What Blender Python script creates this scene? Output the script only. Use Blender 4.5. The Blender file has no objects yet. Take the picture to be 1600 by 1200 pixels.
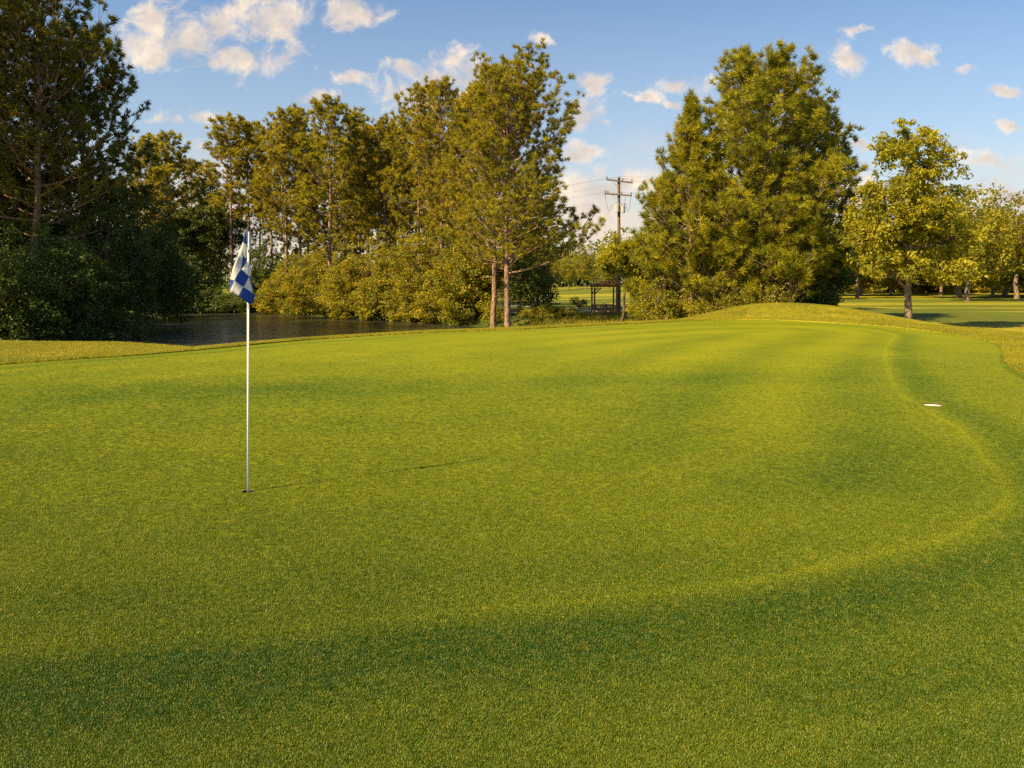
import bpy, bmesh, math, random
import numpy as np
from mathutils import Vector, noise as mnoise

S = bpy.context.scene
COL = S.collection
F = 1244.0                       # focal length in photo pixels (28 mm on a 36 mm sensor, 1600 px wide)
EYE = 1.72

# ------------------------------------------------------------------ camera
cam_d = bpy.data.cameras.new("camera"); cam = bpy.data.objects.new("camera", cam_d); COL.objects.link(cam)
cam.location = (0, 0, EYE); cam.rotation_euler = (math.radians(90), 0, 0)
cam_d.lens = 28.0; cam_d.sensor_width = 36.0; cam_d.sensor_fit = 'HORIZONTAL'
cam_d.shift_y = -0.1; cam_d.clip_start = 0.05; cam_d.clip_end = 3000
S.camera = cam

# ------------------------------------------------------------------ light
SUN_AZ = math.atan2(-0.82, -0.57)          # direction (x, y) towards the sun: left and a little behind the camera
SUN_EL = math.radians(44)
sun_d = bpy.data.lights.new("sun", 'SUN'); sun = bpy.data.objects.new("sun", sun_d); COL.objects.link(sun)
sun_d.energy = 5.0; sun_d.angle = math.radians(0.6); sun_d.color = (1.0, 0.74, 0.37)
to_sun = Vector((math.sin(SUN_AZ) * math.cos(SUN_EL), math.cos(SUN_AZ) * math.cos(SUN_EL), math.sin(SUN_EL)))
sun.rotation_euler = to_sun.to_track_quat('Z', 'Y').to_euler()
S.view_settings.view_transform = 'Standard'; S.view_settings.look = 'None'
S.view_settings.exposure = 1.45; S.view_settings.gamma = 1.0; S.view_settings.use_curve_mapping = False
S.cycles.max_bounces = 6; S.cycles.diffuse_bounces = 3; S.cycles.glossy_bounces = 3; S.cycles.transmission_bounces = 3
S.cycles.transparent_max_bounces = 4
S.cycles.use_denoising = False

# ------------------------------------------------------------------ world: sky and clouds
W = bpy.data.worlds.new("World"); S.world = W; W.use_nodes = True
wt = W.node_tree; wt.nodes.clear()
def N(t, typ, **kw):
    n = t.nodes.new(typ)
    for k, v in kw.items(): setattr(n, k, v)
    return n
def MA(t, op, a, b=None, c=None, clamp=False):
    n = t.nodes.new('ShaderNodeMath'); n.operation = op; n.use_clamp = clamp
    for i, v in enumerate((a, b, c)):
        if v is None: continue
        if isinstance(v, (int, float)): n.inputs[i].default_value = v
        else: t.links.new(v, n.inputs[i])
    return n.outputs[0]
def VM(t, op, a, b=None):
    n = t.nodes.new('ShaderNodeVectorMath'); n.operation = op
    for i, v in enumerate((a, b)):
        if v is None: continue
        if isinstance(v, tuple): n.inputs[i].default_value = v
        elif isinstance(v, (int, float)): n.inputs['Scale'].default_value = v
        else: t.links.new(v, n.inputs[i])
    return n
def MR(t, v, a, b, c=0.0, d=1.0, smooth=True):
    n = t.nodes.new('ShaderNodeMapRange'); n.interpolation_type = 'SMOOTHSTEP' if smooth else 'LINEAR'
    t.links.new(v, n.inputs[0])
    for i, x in enumerate((a, b, c, d)): n.inputs[i + 1].default_value = x
    return n.outputs[0]
def MIX(t, f, a, b, mode='MIX'):
    n = t.nodes.new('ShaderNodeMix'); n.data_type = 'RGBA'; n.blend_type = mode
    for i, v in ((0, f), (6, a), (7, b)):
        if isinstance(v, (int, float)): n.inputs[i].default_value = v
        elif isinstance(v, tuple): n.inputs[i].default_value = v if len(v) == 4 else (*v, 1)
        else: t.links.new(v, n.inputs[i])
    return n.outputs[2]
def NOISE(t, vec, scale, detail=4, rough=0.55, dist=0.0):
    n = t.nodes.new('ShaderNodeTexNoise'); t.links.new(vec, n.inputs['Vector'])
    n.inputs['Scale'].default_value = scale; n.inputs['Detail'].default_value = detail
    n.inputs['Roughness'].default_value = rough; n.inputs['Distortion'].default_value = dist
    return n
sky = N(wt, 'ShaderNodeTexSky'); sky.sky_type = 'NISHITA'; sky.sun_disc = False
sky.sun_elevation = SUN_EL; sky.sun_rotation = SUN_AZ; sky.air_density = 1.0; sky.dust_density = 0.6; sky.ozone_density = 1.6
tc = N(wt, 'ShaderNodeTexCoord'); sep = N(wt, 'ShaderNodeSeparateXYZ'); wt.links.new(tc.outputs['Generated'], sep.inputs[0])
X_, Y_, Z_ = sep.outputs
ys = MA(wt, 'MAXIMUM', Y_, 0.08)
u = MA(wt, 'DIVIDE', X_, ys); v = MA(wt, 'DIVIDE', Z_, ys)
comb = N(wt, 'ShaderNodeCombineXYZ'); wt.links.new(u, comb.inputs[0]); wt.links.new(v, comb.inputs[1])
uv = comb.outputs[0]
d1 = NOISE(wt, uv, 14, 5, 0.6); d2 = VM(wt, 'SUBTRACT', d1.outputs['Color'], (0.5, 0.5, 0.5)); d3 = VM(wt, 'SCALE', d2.outputs[0], 0.055)
uvd = VM(wt, 'ADD', uv, d3.outputs[0]).outputs[0]
CLOUDS = [(215,68,52,30),(238,38,26,26),(300,58,45,40),(350,42,65,40),(410,34,65,36),(375,82,90,26),(450,85,25,18),(240,95,30,14),(560,18,38,22),(535,32,36,18),(430,2,60,8),
 (310,178,34,14),(283,186,20,8),(248,185,12,8),(300,220,24,7),(640,103,42,14),(550,122,30,12),(705,90,44,20),(650,145,62,26),(690,120,60,26),(500,155,30,10),
 (730,130,50,30),(924,124,30,14),(935,136,14,10),(922,170,34,22),(895,188,38,12),(950,188,16,8),(925,228,26,13),(905,240,22,8),(1003,149,26,8),(1052,128,28,13),(1108,142,32,16),(1046,158,16,6),
 (845,60,18,9),(1318,95,28,19),(1343,46,22,11),(1425,84,40,18),(1450,92,26,10),(1512,112,20,8),(1582,143,24,8),(1582,193,22,9),(1545,250,48,14),(1342,221,16,6),
 (1340,272,26,10),(1555,285,66,20),(1590,305,60,25),(1320,305,60,30),(930,292,85,26),(985,280,40,16),(900,330,110,30),(560,300,120,26),(360,265,60,12)]
fld = None
for (cx, cy, rx, ry) in CLOUDS:
    a = VM(wt, 'SUBTRACT', uvd, ((cx-800)/F, (440-cy)/F, 0)); b = VM(wt, 'MULTIPLY', a.outputs[0], (F/(rx*1.5), F/(ry*1.55), 0))
    l = VM(wt, 'LENGTH', b.outputs[0]).outputs['Value']
    fld = l if fld is None else MA(wt, 'SMOOTH_MIN', fld, l, 0.25)
fld = MA(wt, 'SUBTRACT', 1.0, fld)
n1 = NOISE(wt, uv, 19, 9, 0.66, 0.5).outputs['Fac']
n1b = NOISE(wt, uv, 7, 4, 0.55).outputs['Fac']
nn = MA(wt, 'SUBTRACT', n1, 0.5)
dens_f = MR(wt, MA(wt, 'ADD', fld, MA(wt, 'MULTIPLY', nn, 3.4)), 0.12, 1.05)
# low hazy cloud bank along the horizon
bank = MR(wt, MA(wt, 'ADD', v, MA(wt, 'MULTIPLY', MA(wt, 'SUBTRACT', n1b, 0.5), 0.22)), 0.03, 0.19, 0.9, 0.0)
front = MR(wt, Y_, 0.15, 0.4)
# generic scattered clouds for the rest of the sky
n3 = NOISE(wt, tc.outputs['Generated'], 4.5, 8, 0.58).outputs['Fac']
dens_b = MA(wt, 'MULTIPLY', MR(wt, n3, 0.56, 0.72, 0, 0.9), MA(wt, 'SUBTRACT', 1.0, front))
dens = MA(wt, 'ADD', MA(wt, 'MULTIPLY', dens_f, front), dens_b, clamp=True)
shade = MR(wt, MA(wt, 'ADD', NOISE(wt, VM(wt, 'ADD', uv, (0.010, -0.014, 0)).outputs[0], 16, 5, 0.6).outputs['Fac'], MA(wt, 'MULTIPLY', fld, 0.22)), 0.38, 0.80)
ccol = MIX(wt, shade, (8.0, 6.5, 4.85, 1), (4.6, 4.0, 3.6, 1))
skyc = MIX(wt, 1.0, sky.outputs[0], (0.80, 0.91, 0.97, 1), 'MULTIPLY')
hazy = MIX(wt, MR(wt, v, 0.02, 0.44, 0.50, 0.0), skyc, (4.3, 4.35, 4.2, 1))
warm = MIX(wt, MA(wt, 'MULTIPLY', bank, 1.0), hazy, (5.7, 4.7, 3.7, 1))
allc = MIX(wt, MA(wt, 'MULTIPLY', dens, 0.93), warm, ccol)
bg = N(wt, 'ShaderNodeBackground'); bg.inputs['Strength'].default_value = 0.058
wt.links.new(allc, bg.inputs['Color'])
wo = N(wt, 'ShaderNodeOutputWorld'); wt.links.new(bg.outputs[0], wo.inputs[0])

# ------------------------------------------------------------------ helpers
def P(px, py, Y): return Vector(((px-800)/F*Y, Y, EYE + (440-py)/F*Y))
def setp(o, label=None, cat=None, group=None, kind=None):
    if label: o['label'] = label
    if cat: o['category'] = cat
    if group: o['group'] = group
    if kind: o['kind'] = kind
    return o
def mesh_np(name, verts, faces, n, mats, attrs=None, mat_idx=None, smooth=False):
    """verts (V,3); faces (K,n) all n-gons, or list of (array, n)."""
    me = bpy.data.meshes.new(name)
    groups = faces if isinstance(faces, list) else [(faces, n)]
    groups = [(np.asarray(f), k) for f, k in groups if len(f)]
    me.vertices.add(len(verts)); me.vertices.foreach_set('co', np.asarray(verts, np.float32).ravel())
    li = np.concatenate([f.ravel() for f, k in groups]).astype(np.int32)
    ls = np.concatenate([np.full(len(f), k) for f, k in groups]); start = np.concatenate([[0], np.cumsum(ls)[:-1]]).astype(np.int32)
    me.loops.add(len(li)); me.loops.foreach_set('vertex_index', li)
    me.polygons.add(len(ls)); me.polygons.foreach_set('loop_start', start); me.polygons.foreach_set('loop_total', ls.astype(np.int32))
    for m in mats: me.materials.append(m)
    if mat_idx is not None: me.polygons.foreach_set('material_index', np.asarray(mat_idx, np.int32))
    me.polygons.foreach_set('use_smooth', np.full(len(ls), smooth))
    for k, a in (attrs or {}).items():
        at = me.attributes.new(k, 'FLOAT', 'POINT'); at.data.foreach_set('value', np.asarray(a, np.float32))
    me.update(calc_edges=True)
    return me
def link(name, me, parent=None, loc=None):
    o = bpy.data.objects.new(name, me); COL.objects.link(o)
    if parent: o.parent = parent
    if loc is not None: o.location = loc
    return o
def empty(name, loc, label, cat, group=None, rz=0.0):
    o = bpy.data.objects.new(name, None); COL.objects.link(o); o.location = loc; o.rotation_euler = (0, 0, rz); o.empty_display_size = 0.3
    return setp(o, label, cat, group)
def copy_tree(o, loc, rz, sc, label, group=None):
    c = o.copy(); COL.objects.link(c); c.location = loc; c.rotation_euler = (0, 0, rz); c.scale = sc if isinstance(sc, tuple) else (sc, sc, sc)
    c['label'] = label
    if group: c['group'] = group
    for ch in o.children:
        k = ch.copy(); COL.objects.link(k); k.parent = c
    return c
class Tubes:
    """collects tapered tubes in one vertex list"""
    def __init__(s): s.v = []; s.f4 = []; s.n = 0
    def add(s, pts, rad, sides=5, cap=True):
        pts = np.asarray(pts, float); rad = np.asarray(rad, float); m = len(pts)
        d = np.gradient(pts, axis=0); d /= np.linalg.norm(d, axis=1)[:, None] + 1e-9
        ref = np.where(np.abs(d[:, 2:3]) > 0.9, np.array([[1., 0, 0]]), np.array([[0, 0, 1.]]))
        a = np.cross(d, ref); a /= np.linalg.norm(a, axis=1)[:, None] + 1e-9; b = np.cross(d, a)
        t = np.arange(sides) * 2*math.pi/sides
        ring = pts[:, None, :] + rad[:, None, None] * (np.cos(t)[None, :, None]*a[:, None, :] + np.sin(t)[None, :, None]*b[:, None, :])
        s.v.append(ring.reshape(-1, 3))
        i = np.arange(m-1)[:, None]*sides; j = np.arange(sides)[None, :]; j2 = (j+1) % sides
        q = np.stack([i+j, i+j2, i+sides+j2, i+sides+j], -1).reshape(-1, 4) + s.n
        s.f4.append(q)
        if cap and sides == 4:
            s.f4.append(np.array([[0, 1, 2, 3], [3, 2, 1, 0]]) + np.array([[s.n], [s.n+(m-1)*4]]))
        s.n += m*sides
    def mesh(s, name, mat): return mesh_np(name, np.concatenate(s.v), np.concatenate(s.f4), 4, [mat], smooth=True)
def box_bm(bm, c, size, rot=None):
    r = bmesh.ops.create_cube(bm, size=1.0)
    M = Vector(size)
    for vv in r['verts']:
        p = Vector((vv.co.x*M.x, vv.co.y*M.y, vv.co.z*M.z))
        if rot is not None: p = rot @ p
        vv.co = p + Vector(c)
def beam(bm, a, b, w, h=None):
    a = Vector(a); b = Vector(b); d = b-a; q = d.to_track_quat('X', 'Z').to_matrix()
    box_bm(bm, (a+b)/2, (d.length, w, h or w), q)
def bm_obj(name, bm, mat, parent=None, bevel=0.0):
    if bevel:
        bmesh.ops.bevel(bm, geom=bm.edges[:], offset=bevel, segments=1, affect='EDGES')
    me = bpy.data.meshes.new(name); bm.to_mesh(me); bm.free(); me.materials.append(mat)
    return link(name, me, parent)
def cyl(bm, a, b, r1, r2=None, seg=12, cap=True):
    a = Vector(a); b = Vector(b); d = b-a
    r = bmesh.ops.create_cone(bm, cap_ends=cap, segments=seg, radius1=r1, radius2=r1 if r2 is None else r2, depth=d.length)
    q = d.to_track_quat('Z', 'Y').to_matrix()
    for vv in r['verts']: vv.co = q @ vv.co + (a+b)/2

# ------------------------------------------------------------------ materials
def mat_new(name):
    m = bpy.data.materials.new(name); m.use_nodes = True; t = m.node_tree; t.nodes.clear()
    return m, t, N(t, 'ShaderNodeOutputMaterial')
def simple(name, col, rough=0.6, noise_scale=0, var=0.3, metal=0.0, bump=0.0, stretch=(1, 1, 1), spec=0.5):
    m, t, o = mat_new(name); b = N(t, 'ShaderNodeBsdfPrincipled'); t.links.new(b.outputs[0], o.inputs[0])
    b.inputs['Roughness'].default_value = rough; b.inputs['Metallic'].default_value = metal; b.inputs['Base Color'].default_value = (*col, 1)
    b.inputs['Specular IOR Level'].default_value = spec
    if noise_scale:
        c = N(t, 'ShaderNodeTexCoord'); mp = N(t, 'ShaderNodeMapping'); mp.inputs['Scale'].default_value = stretch
        t.links.new(c.outputs['Object'], mp.inputs[0]); n = NOISE(t, mp.outputs[0], noise_scale, 6, 0.65)
        lo = tuple(x*(1-var) for x in col); hi = tuple(min(1, x*(1+var)) for x in col)
        t.links.new(MIX(t, MR(t, n.outputs['Fac'], 0.3, 0.7), lo, hi), b.inputs['Base Color'])
        if bump:
            bp = N(t, 'ShaderNodeBump'); bp.inputs['Strength'].default_value = 1; bp.inputs['Distance'].default_value = bump
            t.links.new(n.outputs['Fac'], bp.inputs['Height']); t.links.new(bp.outputs[0], b.inputs['Normal'])
    return m
def foliage(name, ca, cb, transl=0.3, tcol=(0.16, 0.15, 0.02), rough=0.55):
    m, t, o = mat_new(name); at = N(t, 'ShaderNodeAttribute'); at.attribute_name = 'tint'
    oi = N(t, 'ShaderNodeObjectInfo')
    c = MIX(t, at.outputs['Fac'], ca, cb)
    c = MIX(t, 1.0, c, MIX(t, oi.outputs['Random'], (0.88, 0.96, 0.9), (1.10, 1.02, 1.0)), 'MULTIPLY')
    b = N(t, 'ShaderNodeBsdfPrincipled'); t.links.new(c, b.inputs['Base Color']); b.inputs['Roughness'].default_value = rough
    b.inputs['Specular IOR Level'].default_value = 0.25
    tr = N(t, 'ShaderNodeBsdfTranslucent'); tr.inputs[0].default_value = (*tcol, 1)
    ms = N(t, 'ShaderNodeMixShader'); ms.inputs[0].default_value = transl
    t.links.new(b.outputs[0], ms.inputs[1]); t.links.new(tr.outputs[0], ms.inputs[2]); t.links.new(ms.outputs[0], o.inputs[0])
    return m
def bark(name, ca, cb, scale=9):
    m, t, o = mat_new(name); c = N(t, 'ShaderNodeTexCoord'); mp = N(t, 'ShaderNodeMapping'); mp.inputs['Scale'].default_value = (1, 1, 0.28)
    t.links.new(c.outputs['Object'], mp.inputs[0])
    vo = N(t, 'ShaderNodeTexVoronoi'); vo.inputs['Scale'].default_value = scale; t.links.new(mp.outputs[0], vo.inputs['Vector'])
    n = NOISE(t, mp.outputs[0], scale*1.7, 6, 0.7)
    f = MR(t, MA(t, 'ADD', MA(t, 'MULTIPLY', vo.outputs['Distance'], 0.7), MA(t, 'MULTIPLY', n.outputs['Fac'], 0.6)), 0.3, 0.85)
    b = N(t, 'ShaderNodeBsdfPrincipled'); t.links.new(MIX(t, f, cb, ca), b.inputs['Base Color']); b.inputs['Roughness'].default_value = 0.9
    bp = N(t, 'ShaderNodeBump'); bp.inputs['Distance'].default_value = 0.03; t.links.new(f, bp.inputs['Height']); bp.invert = True
    t.links.new(bp.outputs[0], b.inputs['Normal']); t.links.new(b.outputs[0], o.inputs[0])
    return m
M_NEEDLE = foliage('pine_needles', (0.045, 0.072, 0.008), (0.350, 0.300, 0.012), 0.26, (0.56, 0.45, 0.015))
M_NEEDLE_SHADE = foliage('pine_needles_shade', (0.040, 0.065, 0.014), (0.150, 0.150, 0.018), 0.32, (0.26, 0.24, 0.015))  # shaded copy of the needles: shade on these pines is in the colour
M_NEEDLE_GREEN = foliage('pine_needles_green', (0.042, 0.075, 0.008), (0.330, 0.300, 0.012), 0.26, (0.52, 0.45, 0.015))
M_LEAF = foliage('leaves_olive', (0.045, 0.070, 0.008), (0.310, 0.265, 0.012), 0.30, (0.50, 0.42, 0.015))
M_LEAF_BRIGHT = foliage('leaves_bright', (0.07, 0.098, 0.008), (0.33, 0.305, 0.014), 0.36, (0.56, 0.48, 0.02))
M_LEAF_DARK = foliage('leaves_dark', (0.040, 0.072, 0.014), (0.110, 0.150, 0.028), 0.28, (0.14, 0.17, 0.015))  # darker leaves, mainly for trees in shade; the shade is in the colour
M_BARK_P = bark('pine_bark', (0.25, 0.165, 0.11), (0.075, 0.042, 0.028))
M_BARK_O = bark('oak_bark', (0.20, 0.15, 0.10), (0.05, 0.035, 0.025), 7)
M_BARK_D = bark('dark_bark', (0.09, 0.065, 0.045), (0.03, 0.022, 0.016), 8)
M_TWIG = simple('twig_bark', (0.14, 0.085, 0.05), 0.9, 8, 0.4)

# ------------------------------------------------------------------ terrain function
CX, CY = 2.0, 14.0
EDGE = [(-10.3,16.1),(-8.7,18.1),(-7.0,21.2),(-5.7,23.8),(-3.2,26.0),(0,28.2),(2.6,30.4),(5.2,32.8),(8.0,34.7),(10.9,35.4),(13.2,32.9),(14.3,29.3),(14.5,25.4),
        (13.4,22.0),(11.2,18.6),(9.75,15.9),(8.6,13.2),(7.9,10),(7.6,5),(6.2,-1),(1,-4),(-6,-3.5),(-11,1),(-13.2,7),(-12.4,12.5)]
_ea = np.array([math.atan2(y-CY, x-CX) for x, y in EDGE]); _er = np.array([math.hypot(x-CX, y-CY) for x, y in EDGE])
_o = np.argsort(_ea); _ea = _ea[_o]; _er = _er[_o]
_tt = np.linspace(-math.pi, math.pi, 2881)[:-1]
_R = np.interp(_tt, np.concatenate([_ea-2*math.pi, _ea, _ea+2*math.pi]), np.tile(_er, 3))
_k = np.exp(-0.5*(np.arange(-120, 121)/38.0)**2); _k /= _k.sum()
_R = np.convolve(np.concatenate([_R[-120:], _R, _R[:120]]), _k, 'valid')
def Redge(th): return np.interp(np.mod(th+math.pi, 2*math.pi), _tt+math.pi, _R, period=2*math.pi)
POND = np.array([(-31,40),(-33,50),(-31.5,57),(-30.5,63),(-31.5,72),(-38,84),(-40,91),(-33,92),(-26,90.5),(-20,83),(-16.5,78),(-12,74),(-7.5,70.5),(-4.5,66.5),(-1.5,62),(1.0,58),(2.2,53),(0,49),(-4,45),(-7,38),(-9,31),(-13,28.5),(-20,29),(-26,33)], float)
WATER_Z = -1.9
def poly_sd(X, Y, poly):
    d = np.full(X.shape, 1e9); ins = np.zeros(X.shape, bool); n = len(poly)
    for i in range(n):
        ax, ay = poly[i]; bx, by = poly[(i+1) % n]; ex, ey = bx-ax, by-ay
        t = np.clip(((X-ax)*ex+(Y-ay)*ey)/(ex*ex+ey*ey), 0, 1)
        d = np.minimum(d, np.hypot(X-ax-t*ex, Y-ay-t*ey))
        c = ((ay > Y) != (by > Y)) & (X < (bx-ax)*(Y-ay)/(by-ay+1e-12)+ax); ins ^= c
    return np.where(ins, -d, d)
def sst(x, a, b): t = np.clip((x-a)/(b-a), 0, 1); return t*t*(3-2*t)
def hgt(X, Y):
    X = np.asarray(X, float); Y = np.asarray(Y, float)
    r = np.hypot(X-CX, Y-CY); s = r - Redge(np.arctan2(Y-CY, X-CX))
    dips = 0.018*np.sin(X*0.55+0.5*Y)*np.sin(Y*0.42-0.9) + 0.03*np.sin(X*0.23+1.1)*np.sin(Y*0.31+0.4)
    side = sst(X, -8, 2)                       # the bank on the left stays high longer than the back edge
    hold = 0.2 + 7.5*np.clip((-X/np.maximum(Y, 4)-0.40)/0.23, 0, 1)*sst(-X, 4, 8) + 1.5*sst(X, 9, 15)
    low = -1.15 + 0.45*sst(X, 6, 24)
    b = low*sst(s, hold, hold+13-7.5*(1-side)) + dips*sst(-s, -8, 1)
    far = np.clip(Y-70, 0, 400)
    b = b + 0.0042*far + 0.16*np.sin(X*0.021+0.6)*np.sin(Y*0.035)*sst(Y, 60, 110)
    # rise left of the green and the mound behind it
    b = b + 0.10*np.exp(-((X+15)/5)**2-((Y-21)/5)**2)
    dx = np.where(X < 13.4, (X-13.4)/4.6, (X-13.4)/6.8)
    b = b + 0.86*np.exp(-np.abs(dx)**2.5 - np.abs((Y-40.2)/3.8)**2.4)
    b = b + 0.35*np.exp(-((X-14.5)/3.2)**2-((Y-13.5)/5.0)**2)*sst(s, 0.1, 2.5)
    sd = poly_sd(X, Y, POND)
    shore = WATER_Z + np.where(sd > 0, 0.30*sd, 0.5*np.maximum(sd, -2.5))
    k = 0.25; h = np.clip(0.5+0.5*(b-shore)/k, 0, 1)
    return b*(1-h)+shore*h - k*h*(1-h)
def hz(x, y): return float(hgt(np.array([x]), np.array([y]))[0])
_hs0 = hz(-2.13, 6.43)
def G(px, Y, dz=0.0):
    x = (px-800)/F*Y
    return Vector((x, Y, hz(x, Y)+dz))

# mowing pattern: signed distance to the clean-up lap
LAP = np.array([(11.6,24.2),(9.6,20.5),(8.0,17.0),(6.75,14.3),(6.1,12.6),(5.75,11.2),(5.3,9.6),(4.85,8.3),(4.35,7.2),(3.95,6.3),(3.15,5.55),(2.35,4.95),(1.45,4.5),(.33,4.16),(-.94,3.92),(-2.4,3.72),(-5,3.6),(-8,4.2),(-10.5,7),(-11,12),(-9.3,16),(-7,19),(-5,22.5),(-2,25.5),(2,28.5),(6,31),(10,32.5),(12.8,30.5),(13,27)], float)
def smooth_closed(p, it=2):
    for _ in range(it):
        q = np.roll(p, -1, 0); p = np.stack([0.75*p+0.25*q, 0.25*p+0.75*q], 1).reshape(-1, 2)
    return p
LAPS = smooth_closed(LAP, 2)
def vnoise(X, Y, sc, seed=0.0):
    X = X/sc+seed*7.3; Y = Y/sc+seed*3.1
    xi = np.floor(X); yi = np.floor(Y); fx = X-xi; fy = Y-yi; fx = fx*fx*(3-2*fx); fy = fy*fy*(3-2*fy)
    def hsh(a, b): v = np.sin(a*127.1+b*311.7)*43758.5453; return v-np.floor(v)
    return (hsh(xi, yi)*(1-fx)+hsh(xi+1, yi)*fx)*(1-fy)+(hsh(xi, yi+1)*(1-fx)+hsh(xi+1, yi+1)*fx)*fy
def nap_shade(X, Y):
    """0 dark .. 1 light turf: mowing pattern plus painted sun gradient and shadows"""
    d = -poly_sd(X, Y, LAPS)                        # positive inside
    w = 0.10*(vnoise(X, Y, 0.8, 1)-0.5); d = d + w
    v = 0.50 + 0.20*sst(Y, 12, 26) - 0.20*(1-sst(Y, 3.2, 6.5))  # sun gradient painted in: far turf lighter, near turf darker
    v += 0.26*np.exp(-(d/0.04)**2)*(0.25+0.75*sst(X, -1.5, 1.5))
    v -= 0.30*sst(-d, 0.03, 0.30)*(1-sst(-d, 0.4, 1.0))
    v -= 0.03*sst(-d, 0.03, 0.5)
    v -= 0.10*np.exp(-((d-0.5)/0.25)**2)
    # broad arcs inside the lap
    st = np.sin((d*1.9+0.25*X)*1.55 + 1.2*vnoise(X, Y, 3.0, 2)); v += (0.05+0.13*sst(X, 0, 3.5))*st*sst(d, 0.3, 1.0)
    v -= 0.22*np.exp(-((X-2.3-.6*(Y-7))/1.0)**2-((Y-7.0)/0.9)**2)
    v -= 0.12*np.exp(-((X-3.9)/0.6)**2-((Y-9.5)/1.6)**2)
    v -= 0.34*np.exp(-((X+4.5)/5.0)**2-((Y-0.1*X-13.0)/1.3)**2)  # soft shadow band painted across the left of the green
    v -= 0.22*np.exp(-((X-2.4)/3.2)**2-((Y-14.3)/0.9)**2)  # soft shadow continued further right, also painted
    v += 0.14*np.exp(-((X-1.5)/3)**2-((Y-5.6)/1.0)**2)
    v += 0.22*(vnoise(X, Y, 1.7, 3)-0.5) + 0.14*(vnoise(X, Y, 0.5, 4)-0.5)
    # outer lap line near the camera
    r = np.hypot(X-CX, Y-CY); s = Redge(np.arctan2(Y-CY, X-CX)) - r
    l2 = Y - (2.86+0.16*(X-0.5)+0.05*(X-0.5)**2); v += 0.16*np.exp(-(l2/0.07)**2)*sst(X, 0.3, 1.2)
    v -= 0.45*np.exp(-(s/0.14)**2)  # dark strip along the edge, painted shadow of the fringe blades
    return np.clip(v, 0, 1)

# ------------------------------------------------------------------ ground sheets
def turf_material():
    m, t, o = mat_new('green_turf'); at = N(t, 'ShaderNodeAttribute'); at.attribute_name = 'nap_shade'
    g = N(t, 'ShaderNodeNewGeometry'); pos = g.outputs['Position']
    nf = NOISE(t, pos, 210, 3, 0.7).outputs['Fac']; nm = NOISE(t, pos, 38, 4, 0.65).outputs['Fac']; nl = NOISE(t, pos, 1.3, 4, 0.6).outputs['Fac']
    c = MIX(t, at.outputs['Fac'], (0.030, 0.078, 0.005), (0.180, 0.200, 0.006))
    c = MIX(t, MR(t, nm, 0.35, 0.68, 0, 0.25), c, (0.21, 0.19, 0.010))
    c = MIX(t, MR(t, nf, 0.42, 0.62, 0.0, 0.35), c, (0.055, 0.075, 0.006))
    c = MIX(t, MR(t, nl, 0.45, 0.75, 0, 0.22), c, (0.22, 0.18, 0.010))
    b = N(t, 'ShaderNodeBsdfPrincipled'); t.links.new(c, b.inputs['Base Color']); b.inputs['Roughness'].default_value = 0.75
    b.inputs['Specular IOR Level'].default_value = 0.05
    bp = N(t, 'ShaderNodeBump'); bp.inputs['Distance'].default_value = 0.006; bp.inputs['Strength'].default_value = 0.9
    nb = NOISE(t, pos, 120, 3, 0.75).outputs['Fac']; nb2 = NOISE(t, pos, 28, 3, 0.6).outputs['Fac']
    t.links.new(MA(t, 'ADD', nb, MA(t, 'MULTIPLY', nb2, 0.8)), bp.inputs['Height'])
    t.links.new(bp.outputs[0], b.inputs['Normal']); t.links.new(b.outputs[0], o.inputs[0]); return m
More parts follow.
